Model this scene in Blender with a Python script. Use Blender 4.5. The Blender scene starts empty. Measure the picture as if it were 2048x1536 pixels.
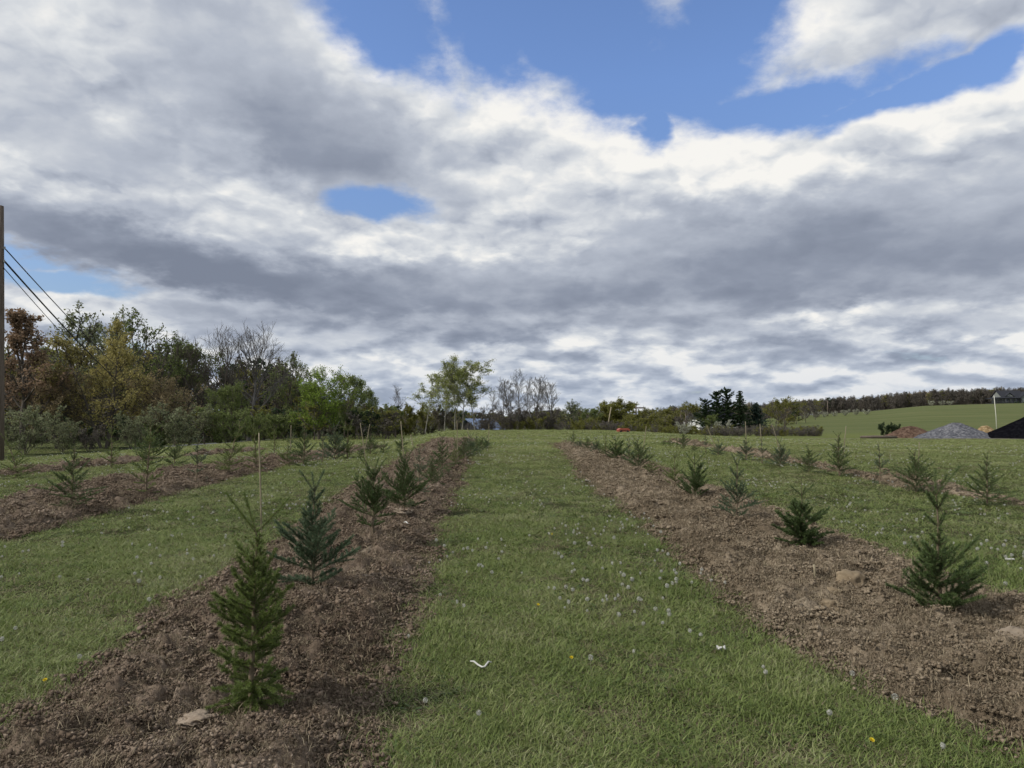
import bpy, math, random
import numpy as np

# ------------------------------------------------------------------ camera
scene = bpy.context.scene
C = scene.collection
FPX = 1422.0                      # focal length in pixels of the 2048 px wide photograph
PITCH = math.radians(3.22)
CAM_H = 1.45
cam_data = bpy.data.cameras.new('camera')
cam_data.sensor_width = 36.0
cam_data.lens = 36.0 * FPX / 2048.0
cam_data.clip_start = 0.05
cam_data.clip_end = 12000.0
cam = bpy.data.objects.new('camera', cam_data)
cam.location = (0.0, 0.0, CAM_H)
cam.rotation_euler = (math.radians(90) + PITCH, 0.0, 0.0)
C.objects.link(cam)
scene.camera = cam

# ------------------------------------------------------------------ view settings
scene.view_settings.view_transform = 'Standard'
scene.view_settings.look = 'None'
scene.view_settings.exposure = 0.0
scene.view_settings.gamma = 1.0
scene.view_settings.use_curve_mapping = False
scene.cycles.max_bounces = 3
scene.cycles.diffuse_bounces = 2
scene.cycles.glossy_bounces = 1
scene.cycles.transmission_bounces = 2
scene.cycles.transparent_max_bounces = 4
scene.cycles.use_adaptive_sampling = True
scene.cycles.adaptive_threshold = 0.03

# ------------------------------------------------------------------ sun (veiled by cloud: soft edged)
SUN_EL = math.radians(40)
SUN_AZ = math.radians(-110)        # compass angle from +Y towards +X: the sun stands to the left
sun_data = bpy.data.lights.new('sun', 'SUN')
sun_data.energy = 3.5
sun_data.angle = math.radians(7)
sun_data.color = (1.0, 0.95, 0.87)
sun = bpy.data.objects.new('sun', sun_data)
sun.rotation_euler = (math.radians(90) - SUN_EL, 0.0, -SUN_AZ + math.pi)
C.objects.link(sun)

# ------------------------------------------------------------------ sky
world = bpy.data.worlds.new('World')
scene.world = world
world.use_nodes = True
WT = world.node_tree
WT.nodes.clear()


class NB:
    """Small node builder: every method adds a node and returns an output socket."""
    def __init__(self, tree):
        self.t = tree

    def new(self, kind, **kw):
        n = self.t.nodes.new(kind)
        for k, v in kw.items():
            setattr(n, k, v)
        return n

    def put(self, sock, v):
        if isinstance(v, bpy.types.NodeSocket):
            self.t.links.new(v, sock)
        elif v is not None:
            sock.default_value = v

    def m(self, op, a, b=None, c=None, clamp=False):
        n = self.new('ShaderNodeMath', operation=op, use_clamp=clamp)
        self.put(n.inputs[0], a)
        self.put(n.inputs[1], b)
        self.put(n.inputs[2], c)
        return n.outputs[0]

    def v(self, op, a, b=None, scale=None):
        n = self.new('ShaderNodeVectorMath', operation=op)
        self.put(n.inputs[0], a)
        self.put(n.inputs[1], b)
        if scale is not None:
            self.put(n.inputs['Scale'], scale)
        return n.outputs['Value'] if op in ('LENGTH', 'DOT_PRODUCT', 'DISTANCE') else n.outputs[0]

    def xyz(self, x, y, z=0.0):
        n = self.new('ShaderNodeCombineXYZ')
        self.put(n.inputs[0], x); self.put(n.inputs[1], y); self.put(n.inputs[2], z)
        return n.outputs[0]

    def sep(self, a):
        n = self.new('ShaderNodeSeparateXYZ')
        self.put(n.inputs[0], a)
        return n.outputs

    def noise(self, vec, scale, detail=4.0, rough=0.55, dist=0.0, lac=2.0, color=False):
        n = self.new('ShaderNodeTexNoise')
        n.inputs['Scale'].default_value = scale
        n.inputs['Detail'].default_value = detail
        n.inputs['Roughness'].default_value = rough
        n.inputs['Lacunarity'].default_value = lac
        n.inputs['Distortion'].default_value = dist
        if vec is not None:
            self.put(n.inputs['Vector'], vec)
        return n.outputs['Color'] if color else n.outputs['Fac']

    def rng(self, a, f0, f1, t0=0.0, t1=1.0, smooth=False):
        n = self.new('ShaderNodeMapRange', interpolation_type='SMOOTHSTEP' if smooth else 'LINEAR')
        for k, x in enumerate((a, f0, f1, t0, t1)):
            self.put(n.inputs[k], x)
        return n.outputs[0]

    def ramp(self, fac, stops, interp='LINEAR'):
        n = self.new('ShaderNodeValToRGB')
        cr = n.color_ramp
        cr.interpolation = interp
        while len(cr.elements) < len(stops):
            cr.elements.new(0.5)
        for e, (p, col) in zip(cr.elements, stops):
            e.position = p
            e.color = (col[0], col[1], col[2], 1.0)
        self.put(n.inputs[0], fac)
        return n.outputs[0]

    def mix(self, fac, a, b, blend='MIX'):
        n = self.new('ShaderNodeMix', data_type='RGBA', blend_type=blend)
        self.put(n.inputs[0], fac)
        for s, v in ((n.inputs[6], a), (n.inputs[7], b)):
            if isinstance(v, (tuple, list)):
                v = (v[0], v[1], v[2], 1.0)
            self.put(s, v)
        return n.outputs[2]


def az_el(u, v):
    """Compass angle and height above the horizon of a spot of sky in the photograph."""
    c, r = (u - 1024) / FPX, (768 - v) / FPX
    x, y, z = c, math.cos(PITCH) - r * math.sin(PITCH), math.sin(PITCH) + r * math.cos(PITCH)
    return math.atan2(x, y), math.atan2(z, math.hypot(x, y))


# --- SKY_BEGIN
SKY_STRENGTH = 0.1
w = NB(WT)
tc = w.new('ShaderNodeTexCoord')
D = tc.outputs['Generated']
dx, dy, dz = w.sep(D)
zpos = w.m('MAXIMUM', dz, 0.0)
AZ = w.m('ARCTAN2', dx, dy)
EL = w.m('ARCSINE', dz)
den = w.m('ADD', zpos, 0.28)
Q = w.xyz(w.m('DIVIDE', dx, den), w.m('DIVIDE', dy, den), 0.0)        # the cloud deck seen from below
ANG = w.xyz(AZ, EL, 0.0)
W1 = w.v('SUBTRACT', w.noise(Q, 2.4, 5.0, 0.58, color=True), (0.5, 0.5, 0.5))
# billows: fine detail grows towards the zenith
elgain = w.rng(EL, 0.0, 0.35, 0.35, 1.0)
AW = w.v('ADD', ANG, w.v('MULTIPLY', w.v('SCALE', W1, scale=elgain), (0.20, 0.12, 0.0)))


def blob(u, v, ru, rv, rot=0.0, vec=None):
    a, e = az_el(u, v)
    n = w.new('ShaderNodeMapping', vector_type='TEXTURE')
    w.put(n.inputs[0], AW if vec is None else vec)
    n.inputs[1].default_value = (a, e, 0)
    n.inputs[2].default_value = (0, 0, math.radians(-rot))
    n.inputs[3].default_value = (ru / FPX, rv / FPX, 1)
    return w.v('LENGTH', n.outputs[0])


def acc_max(vals):
    s = vals[0]
    for x in vals[1:]:
        s = w.m('MAXIMUM', s, x)
    return s


def acc_sum(vals):
    s = vals[0]
    for x in vals[1:]:
        s = w.m('ADD', s, x)
    return s


# gaps of clear sky
GAPS = [(1130, 20, 470, 150, 12), (1440, 30, 160, 150, 0), (960, 60, 170, 95, 22), (740, -20, 240, 105, 28), (1330, 150, 270, 130, 0), (1600, 185, 290, 62, -4), (1850, 165, 230, 40, -5),
        (1290, 255, 60, 60, 0), (1995, 110, 60, 60, -30),
        (765, 402, 125, 42, 9), (60, 545, 190, 30, 3), (20, 505, 90, 20, 0),
        (1290, 632, 1, 1, 0)]
gap = acc_max([w.m('SUBTRACT', 1.0, blob(*g)) for g in GAPS])
edge_n = w.noise(Q, 7.0, 7.0, 0.62, 0.0)
edge_s = w.m('SUBTRACT', edge_n, 0.5)
gap = w.m('ADD', gap, w.m('MULTIPLY', edge_s, 1.15))
# beyond the part in view the deck keeps breaking up in the same way
far_gap = w.rng(w.noise(Q, 0.9, 6.0, 0.6), 0.60, 0.72, -0.6, 0.5)
infront = w.rng(w.m('ABSOLUTE', AZ), 0.62, 0.95, 0.0, 1.0, True)
high = w.rng(EL, 0.52, 0.75, 0.0, 1.0, True)
away = w.m('MAXIMUM', infront, high)
gap = w.m('ADD', w.m('MULTIPLY', gap, w.m('SUBTRACT', 1.0, away)), w.m('MULTIPLY', far_gap, away))
clear = w.rng(gap, -0.10, 0.48, 0.0, 1.0, True)

# thickness of the deck: thick is grey, thin is white
DARK = [(420, 210, 520, 190, 22, .62), (680, 300, 230, 130, 40, .55), (180, 220, 330, 120, 8, .30), (60, 480, 360, 70, 6, .48), (330, 530, 330, 55, 6, .58), (620, 575, 420, 75, 8, .66),
        (980, 590, 380, 60, 4, .42), (230, 470, 380, 60, 9, .40), (1650, 555, 520, 85, -2, .70), (1850, 480, 420, 120, -4, .45), (1380, 500, 330, 100, -12, .45),
        (1130, 440, 200, 100, 0, .28), (1620, 430, 500, 80, -6, .30), (1850, 85, 330, 60, -6, .16), (900, 250, 120, 50, 12, .25), (1480, 660, 600, 26, 0, .30), (1900, 660, 260, 28, 0, .32),
        (760, 650, 380, 40, 2, .35), (560, 655, 300, 30, 2, .2), (1500, 720, 260, 16, 0, .25), (800, 700, 260, 18, 0, .22)]
LIGHT = [(60, 40, 300, 120, 20, .55), (330, 30, 300, 90, 10, .25), (930, 200, 260, 62, 12, .50), (1130, 235, 200, 40, 4, .40), (480, 330, 330, 45, 24, .50), (230, 390, 330, 38, 6, .42),
         (560, 420, 260, 40, 12, .40), (860, 480, 330, 40, -3, .45), (1120, 500, 240, 40, 0, .35), (1420, 330, 360, 62, -8, .55), (1850, 250, 420, 80, -6, .50), (1130, 320, 260, 70, 0, .40),
         (1620, 80, 200, 90, 0, .42), (1300, 560, 110, 32, 0, .38), (250, 575, 300, 22, 2, .42), (1640, 628, 130, 16, 0, .55), (1730, 655, 90, 30, 30, .45), (1880, 620, 220, 20, 0, .35), (950, 690, 90, 20, 0, .5),
         (1960, 690, 110, 14, 0, .6), (1620, 752, 110, 9, 0, .55), (1120, 690, 220, 20, 0, .3), (760, 745, 220, 22, 0, .35), (1000, 640, 260, 16, 0, .3), (620, 620, 250, 18, 3, .25)]


AW2 = w.v('ADD', AW, w.v('MULTIPLY', w.v('SCALE', w.v('SUBTRACT', w.noise(Q, 8.0, 5.0, 0.6, color=True), (0.5, 0.5, 0.5)), scale=elgain), (0.16, 0.09, 0.0)))


def lobe(b):
    r = blob(*b[:5], vec=AW2)
    r2 = w.m('MULTIPLY', r, r)
    return w.m('MULTIPLY', w.m('EXPONENT', w.m('MULTIPLY', w.m('MULTIPLY', r2, r), -0.95)), b[5])


thick = w.m('SUBTRACT', acc_sum([lobe(b) for b in DARK]), acc_sum([lobe(b) for b in LIGHT]))
thick = w.m('MULTIPLY', thick, w.m('SUBTRACT', 1.0, away))
n_big = w.m('SUBTRACT', w.noise(Q, 2.7, 7.0, 0.56, 0.0), 0.5)
# heaps: lit from above and the left, so upper sides are bright and bases grey
den2 = w.m('ADD', zpos, 0.30)
Q2 = w.xyz(w.m('DIVIDE', dx, den2), w.m('DIVIDE', dy, den2), 0.0)
Q2 = w.v('ADD', Q2, w.v('SCALE', W1, scale=0.10))
Q2s = w.v('ADD', w.v('SCALE', Q2, scale=0.968), (-0.02, 0.0, 0.0))
W2 = w.v('SUBTRACT', w.noise(Q2, 9.0, 4.0, 0.6, color=True), (0.5, 0.5, 0.5))
Q3 = w.v('ADD', Q2, w.v('SCALE', W2, scale=0.11))
Q3s = w.v('ADD', w.v('SCALE', Q3, scale=0.972), (-0.018, 0.0, 0.0))


def puffs(vec):
    n = w.new('ShaderNodeTexVoronoi', voronoi_dimensions='2D', feature='F1')
    w.put(n.inputs['Vector'], vec)
    n.inputs['Scale'].default_value = 4.2
    n.inputs['Detail'].default_value = 2.5
    n.inputs['Roughness'].default_value = 0.5
    n.inputs['Lacunarity'].default_value = 2.3
    return w.m('SUBTRACT', 1.0, n.outputs['Distance'])


heap = w.noise(Q2, 4.9, 6.0, 0.50)
relief = w.m('ADD', w.m('MULTIPLY', w.m('SUBTRACT', heap, w.noise(Q2s, 4.9, 6.0, 0.50)), 0.7), w.m('MULTIPLY', w.m('SUBTRACT', puffs(Q3), puffs(Q3s)), 0.38))
heap_s = w.rng(heap, 0.40, 0.62, -0.5, 0.5, True)
low = w.rng(EL, 0.06, 0.22, 1.0, 0.0, True)
tone = w.m('ADD', 0.60, w.m('MULTIPLY', thick, -0.47))
tone = w.m('ADD', tone, w.m('MULTIPLY', n_big, w.rng(EL, 0.05, 0.3, -0.40, -0.60)))
tone = w.m('ADD', tone, w.m('MULTIPLY', w.m('MULTIPLY', relief, w.rng(thick, 0.0, 0.45, 1.15, 0.30)), w.rng(EL, 0.02, 0.22, 1.2, 1.5)))
tone = w.m('ADD', tone, w.m('MULTIPLY', w.m('MULTIPLY', heap_s, low), 0.55))
small_n = w.m('SUBTRACT', w.noise(w.v('ADD', w.v('MULTIPLY', ANG, (4.5, 17.0, 1.0)), w.v('SCALE', W1, scale=0.5)), 1.0, 5.0, 0.58, 0.2), 0.5)
tone = w.m('ADD', tone, w.m('MULTIPLY', w.m('MULTIPLY', small_n, low), -1.25))
# rims of the clouds are thin, so bright
rim = w.rng(gap, -0.42, 0.10, 0.0, 0.13, True)
tone = w.m('ADD', tone, rim)
cloud = w.ramp(w.rng(tone, -0.25, 1.03), [(0.0, (0.205, 0.236, 0.308)), (0.22, (0.280, 0.316, 0.396)), (0.5, (0.46, 0.50, 0.578)), (0.78, (0.70, 0.725, 0.755)), (1.0, (0.93, 0.915, 0.88))])
# distance: blue air in front of the lowest clouds
cloud = w.mix(w.rng(EL, 0.0, 0.16, 0.42, 0.0, True), cloud, (0.46, 0.545, 0.69))

sky = w.new('ShaderNodeTexSky', sky_type='NISHITA')
sky.sun_disc = False
sky.sun_elevation = SUN_EL
sky.sun_rotation = SUN_AZ
sky.altitude = 300
sky.air_density = 1.0
sky.dust_density = 1.0
sky.ozone_density = 1.2
cloud10 = w.mix(1.0, cloud, (1.0 / SKY_STRENGTH,) * 3, 'MULTIPLY')
clear = w.m('MAXIMUM', clear, w.m('MULTIPLY', w.rng(small_n, 0.11, 0.20, 0.0, 0.7, True), w.rng(EL, 0.09, 0.15, 1.0, 0.0, True)))
col = w.mix(clear, cloud10, w.mix(1.0, sky.outputs[0], w.mix(w.rng(EL, 0.1, 0.45), (1.0, 1.02, 1.1), (1.45, 1.6, 1.95)), 'MULTIPLY'))
bg = w.new('ShaderNodeBackground')
w.put(bg.inputs[0], col)
bg.inputs[1].default_value = SKY_STRENGTH
wo = w.new('ShaderNodeOutputWorld')
WT.links.new(bg.outputs[0], wo.inputs[0])
world.cycles.sampling_method = 'MANUAL'
world.cycles.sample_map_resolution = 512
# --- SKY_END

# ------------------------------------------------------------------ helpers
rnd = random.Random(7)
RS = np.random.RandomState(11)


def sstep(x, a, b):
    t = np.clip((np.asarray(x, float) - a) / (b - a), 0.0, 1.0)
    return t * t * (3 - 2 * t)


def _hash(ix, iy, seed):
    h = (ix.astype(np.int64) * 374761393 + iy.astype(np.int64) * 668265263 + seed * 2147483647) & 0xFFFFFFFF
    h = ((h ^ (h >> 13)) * 1274126177) & 0xFFFFFFFF
    h = h ^ (h >> 16)
    return (h & 0xFFFF) / 65535.0


def vnoise(x, y, seed=0):
    x = np.asarray(x, float); y = np.asarray(y, float)
    ix = np.floor(x); iy = np.floor(y)
    fx = x - ix; fy = y - iy
    fx = fx * fx * (3 - 2 * fx); fy = fy * fy * (3 - 2 * fy)
    a = _hash(ix, iy, seed); b = _hash(ix + 1, iy, seed)
    c = _hash(ix, iy + 1, seed); d = _hash(ix + 1, iy + 1, seed)
    return (a * (1 - fx) + b * fx) * (1 - fy) + (c * (1 - fx) + d * fx) * fy


def fbm(x, y, octaves=4, seed=0, gain=0.5):
    s = 0.0; amp = 1.0; tot = 0.0; f = 1.0
    for k in range(octaves):
        s = s + amp * vnoise(x * f + 17.3 * k, y * f - 9.1 * k, seed + k)
        tot += amp; amp *= gain; f *= 2.03
    return s / tot


def worley(x, y, seed=0):
    x = np.asarray(x, float); y = np.asarray(y, float)
    ix = np.floor(x); iy = np.floor(y)
    best = np.full(x.shape, 9.0)
    for i in (-1, 0, 1):
        for j in (-1, 0, 1):
            cx = ix + i; cy = iy + j
            px = cx + _hash(cx, cy, seed); py = cy + _hash(cx, cy, seed + 91)
            best = np.minimum(best, (px - x) ** 2 + (py - y) ** 2)
    return np.sqrt(best)


def mesh_np(name, verts, faces, smooth=False):
    """Mesh from numpy arrays; faces is (n,3) or (n,4), or a list of such arrays."""
    me = bpy.data.meshes.new(name)
    verts = np.asarray(verts, np.float32)
    fl = faces if isinstance(faces, list) else [faces]
    fl = [np.asarray(f, np.int32) for f in fl if len(f)]
    me.vertices.add(len(verts))
    me.vertices.foreach_set('co', verts.ravel())
    if fl:
        loops = np.concatenate([f.ravel() for f in fl])
        sizes = np.concatenate([np.full(len(f), f.shape[1], np.int32) for f in fl])
        starts = np.concatenate(([0], np.cumsum(sizes)[:-1])).astype(np.int32)
        me.loops.add(len(loops))
        me.loops.foreach_set('vertex_index', loops)
        me.polygons.add(len(sizes))
        me.polygons.foreach_set('loop_start', starts)
        me.polygons.foreach_set('loop_total', sizes)
        if smooth:
            me.polygons.foreach_set('use_smooth', np.ones(len(sizes), bool))
    me.update(calc_edges=True)
    return me


def obj(name, me, mat=None, parent=None, link=True):
    o = bpy.data.objects.new(name, me)
    if mat is not None and me is not None:
        me.materials.clear()
        me.materials.append(mat)
    if parent is not None:
        o.parent = parent
    if link:
        C.objects.link(o)
    return o


def tag(o, label=None, cat=None, group=None, kind=None):
    if label: o['label'] = label
    if cat: o['category'] = cat
    if group: o['group'] = group
    if kind: o['kind'] = kind
    return o


def thing(name, label, cat, loc, rz=0.0, group=None, scale=1.0):
    o = bpy.data.objects.new(name, None)
    o.empty_display_size = 0.1
    o.location = loc
    o.rotation_euler = (0, 0, rz)
    o.scale = (scale, scale, scale)
    C.objects.link(o)
    return tag(o, label, cat, group)


class MB:
    """Collects boxes, tubes and loose polygons and turns them into one mesh."""
    def __init__(self):
        self.v = []; self.f = []

    def poly(self, pts):
        k = len(self.v)
        self.v += [tuple(p) for p in pts]
        self.f.append(tuple(range(k, k + len(pts))))

    def box(self, x0, x1, y0, y1, z0, z1):
        k = len(self.v)
        self.v += [(x0, y0, z0), (x1, y0, z0), (x1, y1, z0), (x0, y1, z0), (x0, y0, z1), (x1, y0, z1), (x1, y1, z1), (x0, y1, z1)]
        self.f += [tuple(k + i for i in q) for q in ((0, 3, 2, 1), (4, 5, 6, 7), (0, 1, 5, 4), (1, 2, 6, 5), (2, 3, 7, 6), (3, 0, 4, 7))]

    def prism(self, prof, y0, y1):
        """A closed x-z outline pushed along y."""
        k = len(self.v); n = len(prof)
        self.v += [(p[0], y0, p[1]) for p in prof] + [(p[0], y1, p[1]) for p in prof]
        self.f.append(tuple(range(k, k + n)))
        self.f.append(tuple(range(k + 2 * n - 1, k + n - 1, -1)))
        for i in range(n):
            j = (i + 1) % n
            self.f.append((k + j, k + i, k + n + i, k + n + j))

    def tube(self, pts, rad, sides=6, cap=True):
        v, f = tube_np(pts, rad, sides)
        k = len(self.v)
        self.v += [tuple(p) for p in v]
        self.f += [tuple(int(i) + k for i in q) for q in f]
        if cap:
            n = len(pts)
            self.f.append(tuple(k + i for i in range(sides - 1, -1, -1)))
            self.f.append(tuple(k + (n - 1) * sides + i for i in range(sides)))

    def build(self, name, mat, parent=None, smooth=False):
        me = bpy.data.meshes.new(name)
        me.from_pydata(self.v, [], self.f)
        if smooth:
            me.polygons.foreach_set('use_smooth', [True] * len(me.polygons))
        return obj(name, me, mat, parent)


def tube_np(pts, rad, sides=5):
    pts = np.asarray(pts, float)
    n = len(pts)
    rad = np.broadcast_to(np.asarray(rad, float), (n,))
    d = np.gradient(pts, axis=0)
    d /= np.linalg.norm(d, axis=1, keepdims=True) + 1e-9
    ref = np.where(np.abs(d[:, 2:3]) > 0.9, np.array([[1.0, 0, 0]]), np.array([[0, 0, 1.0]]))
    if np.abs(d[:, 2]).mean() > 0.6:
        ref = np.broadcast_to(np.array([[1.0, 0, 0]]), (n, 3))
    s = np.cross(d, ref); s /= np.linalg.norm(s, axis=1, keepdims=True) + 1e-9
    t = np.cross(s, d)
    a = np.linspace(0, 2 * np.pi, sides, endpoint=False)
    ring = s[:, None, :] * np.cos(a)[None, :, None] + t[:, None, :] * np.sin(a)[None, :, None]
    v = (pts[:, None, :] + ring * rad[:, None, None]).reshape(-1, 3)
    i = np.arange(n - 1)[:, None] * sides; j = np.arange(sides)[None, :]; j2 = (j + 1) % sides
    f = np.stack([i + j, i + j2, i + sides + j2, i + sides + j], -1).reshape(-1, 4)
    return v, f


# ------------------------------------------------------------------ terrain
ROW = 0.036                        # the rows run a little to the left of the view


def srow(x, y):
    return x + ROW * y


def _prof(y, ys, zs):
    return np.interp(y, ys, zs)


PY = np.array([-40, 0, 15, 20, 25, 30, 37, 45, 52, 60, 75, 100, 160, 400])
PZ = np.array([-0.9, 0, .4425, .575, .675, .752, .825, .880, .908, .92, .80, .30, -.6, -2.0])
LY = np.array([-40, 0, 10, 14, 18, 30, 60, 80, 110, 400])
LZ = np.array([-0.9, 0, .295, .36, .385, .385, .37, .30, .1, -.5])
RY = np.array([-40, 0, 12, 18, 26, 40, 60, 80, 110, 400])
RZ = np.array([-0.9, 0, .354, .46, .50, .42, .25, .22, .30, .3])
# a finely sampled, smoothed copy of each profile so that no kink shows
_yy = np.linspace(-40, 400, 1761)


def _smooth(ys, zs):
    z = np.interp(_yy, ys, zs)
    k = np.hanning(23); k /= k.sum()
    zp = np.concatenate((np.full(11, z[0]), z, np.full(11, z[-1])))
    return np.convolve(zp, k, 'valid')


PS, LS_, RS_ = _smooth(PY, PZ), _smooth(LY, LZ), _smooth(RY, RZ)


def H(x, y):
    x = np.asarray(x, float); y = np.asarray(y, float)
    s = srow(x, y)
    pc = np.interp(y, _yy, PS); pl = np.interp(y, _yy, LS_); pr = np.interp(y, _yy, RS_)
    wl = sstep(-s, 2.2, 6.5)
    wr = sstep(s, 8.5, 22.0)
    z = pc * (1 - wl) * (1 - wr) + pl * wl + pr * wr
    # bank down to the lane on the left
    edge = 14.2 + 1.2 * (fbm(y * 0.05, s * 0 + 3.1, 2, 5) - 0.5)
    z = z - 0.42 * sstep(-s, edge, edge + 3.2)
    # hill on the right with the dark house, wood behind it
    ang = x / np.maximum(y, 1.0)
    hill = np.interp(ang, [0.20, 0.30, 0.419, 0.51, 0.58, 0.69, 0.9], [0.0, 2.2, 5.6, 7.6, 10.0, 11.1, 12.4])
    yr = np.hypot(x, y)
    z = z + hill * (0.97 * sstep(y, 95, 350) + 0.10 * sstep(y, 350, 520))
    # far country
    far = sstep(yr, 500, 1700)
    z = z + far * (14 + 16 * (fbm(x * 0.0012, y * 0.0012, 3, 21) - 0.5)) * sstep(yr, 600, 1500)
    # hummocks
    z = z + 0.05 * (fbm(x * 0.33, y * 0.33, 3, 8) - 0.5) * sstep(yr, 1.0, 5.0)
    return z


def ray(u, v):
    c, r = (u - 1024) / FPX, (768 - v) / FPX
    return np.array([c, math.cos(PITCH) - r * math.sin(PITCH), math.sin(PITCH) + r * math.cos(PITCH)])


def spot(u, v, far=400.0):
    """Where a spot of the photograph meets the ground."""
    d = ray(u, v)
    t = np.concatenate((np.linspace(1.0, 60, 1500), np.linspace(60, far, 1500)))
    z = CAM_H + d[2] * t - H(d[0] * t, d[1] * t)
    k = np.argmax(z < 0)
    if z[k] >= 0:
        k = np.argmin(z[:1500])
    return float(d[0] * t[k]), float(d[1] * t[k]), float(H(d[0] * t[k], d[1] * t[k]))


def soil_spot(u, v):
    """The same for things that stand in the raised soil."""
    d = ray(u, v)
    t = np.linspace(1.5, 60, 3000)
    z = CAM_H + d[2] * t - H(d[0] * t, d[1] * t) - 0.09
    k = np.argmax(z < 0)
    if z[k] >= 0:
        return spot(u, v)
    return float(d[0] * t[k]), float(d[1] * t[k]), float(H(d[0] * t[k], d[1] * t[k]))


def stand(u, dist):
    """A ground position at a given distance in the compass direction of column u."""
    x = (u - 1024) / FPX * dist
    return float(x), float(dist), float(H(x, dist))


def height_for(v, dist, z0):
    """Height of a thing standing at z0 whose top shows at line v."""
    d = ray(1024, v)
    return CAM_H + d[2] / d[1] * dist - z0


# strips of tilled soil: name, inner and outer edge in row coordinates, y range, roughness of the grid
STRIPS = [
    ('near_left', -2.15, -0.52, 1.2, 30.5),
    ('near_right', 1.85, 3.85, 1.2, 26.5),
    ('far_left', -7.2, -5.05, 5.0, 27.0),
    ('far_right', 7.15, 8.05, 7.0, 29.0),
    ('outer_left', -10.75, -9.8, 11.0, 30.0),
]


def strip_depth(k, x, y):
    """Metres inside strip k (negative outside), with a ragged edge."""
    _, a, b, y0, y1 = STRIPS[k]
    s = srow(x, y)
    if k == 2:
        s = s - 1.5 * sstep(y, 14, 32)
    if k == 4:
        s = s - 0.6 * sstep(y, 16, 30)
    wob = 0.34 * (fbm(y * 0.8, s * 0.8, 4, 40 + k) - 0.5) + 0.16 * (fbm(y * 5, s * 5, 3, 60 + k) - 0.5)
    e = np.minimum(s - a - (0.55 * sstep(y, 11, 22) + 0.38 * sstep(-y, -4.6, -2.9) if k == 1 else 0.0), b - s) + wob
    if k >= 3:      # these are worn and broken
        e = e - 0.55 * np.clip(fbm(y * 0.55, s * 0.3, 3, 90 + k) - 0.42, 0, 1) * 2
    if k == 1:      # the right strip wears thin towards the camera on its inner side
        e = e + 0.25 * (fbm(y * 0.5, s * 0.2, 2, 77) - 0.5)
    return np.minimum(e, np.minimum(y - y0, y1 - y) * 0.5 + wob)


def soil_cover(x, y):
    c = np.full(np.shape(x), -9.0)
    for k in range(len(STRIPS)):
        c = np.maximum(c, strip_depth(k, x, y))
    return c


def soil_height(k, x, y):
    e = strip_depth(k, x, y)
    inn = sstep(e, -0.02, 0.30)
    rough = 0.70 if k == 1 else 1.0
    h = -0.035 + inn * (0.05 + 0.035 * rough)
    h = h + inn * rough * (0.20 * (fbm(x * 3.1, y * 3.1, 3, 31) - 0.5)
                           + 0.190 * (fbm(x * 7.5, y * 7.5, 2, 32) - 0.5)
                           + 0.085 * np.abs(fbm(x * 13, y * 13, 3, 33, 0.65) - 0.5) * 2
                           + 0.050 * (fbm(x * 31, y * 31, 2, 34, 0.7) - 0.5))
    return h


def top_z(x, y):
    """Height of the walked-on surface: soil where there is soil, turf elsewhere."""
    z = float(H(x, y))
    for k in range(len(STRIPS)):
        if float(strip_depth(k, np.array(x), np.array(y))) > 0:
            z = max(z, float(H(x, y)) + float(soil_height(k, np.array([x]), np.array([y]))[0]))
    return z


# ------------------------------------------------------------------ materials
def material(name):
    m = bpy.data.materials.new(name)
    m.use_nodes = True
    t = m.node_tree
    t.nodes.clear()
    return m, NB(t)


def finish(m, n, col, rough=0.8, spec=0.2, bump=None, bump_d=0.01, trans=0.0, bump_s=0.6):
    b = n.new('ShaderNodeBsdfPrincipled')
    n.put(b.inputs['Base Color'], col if not isinstance(col, tuple) else (col[0], col[1], col[2], 1.0))
    n.put(b.inputs['Roughness'], rough)
    b.inputs['Specular IOR Level'].default_value = spec
    if bump is not None:
        bn = n.new('ShaderNodeBump')
        bn.inputs['Distance'].default_value = bump_d
        bn.inputs['Strength'].default_value = bump_s
        n.put(bn.inputs['Height'], bump)
        n.t.links.new(bn.outputs[0], b.inputs['Normal'])
    out = b.outputs[0]
    if trans > 0:
        tr = n.new('ShaderNodeBsdfTranslucent')
        n.put(tr.inputs[0], col if not isinstance(col, tuple) else (col[0], col[1], col[2], 1.0))
        mx = n.new('ShaderNodeMixShader')
        mx.inputs[0].default_value = trans
        n.t.links.new(out, mx.inputs[1]); n.t.links.new(tr.outputs[0], mx.inputs[2])
        out = mx.outputs[0]
    o = n.new('ShaderNodeOutputMaterial')
    n.t.links.new(out, o.inputs[0])
    return m


def pos(n):
    return n.new('ShaderNodeNewGeometry').outputs['Position']


def obj_random(n):
    return n.new('ShaderNodeObjectInfo').outputs['Random']


def simple_mat(name, c0, c1, scale=6.0, rough=0.8, spec=0.2, bump_d=0.0, trans=0.0, detail=5.0, stretch=(1, 1, 1), objspace=True):
    m, n = material(name)
    p = n.new('ShaderNodeTexCoord').outputs['Object'] if objspace else pos(n)
    p = n.v('MULTIPLY', p, stretch)
    f = n.noise(p, scale, detail, 0.6)
    col = n.ramp(n.rng(f, 0.3, 0.7), [(0.0, c0), (1.0, c1)])
    return finish(m, n, col, rough, spec, f if bump_d else None, bump_d, trans)


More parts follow.
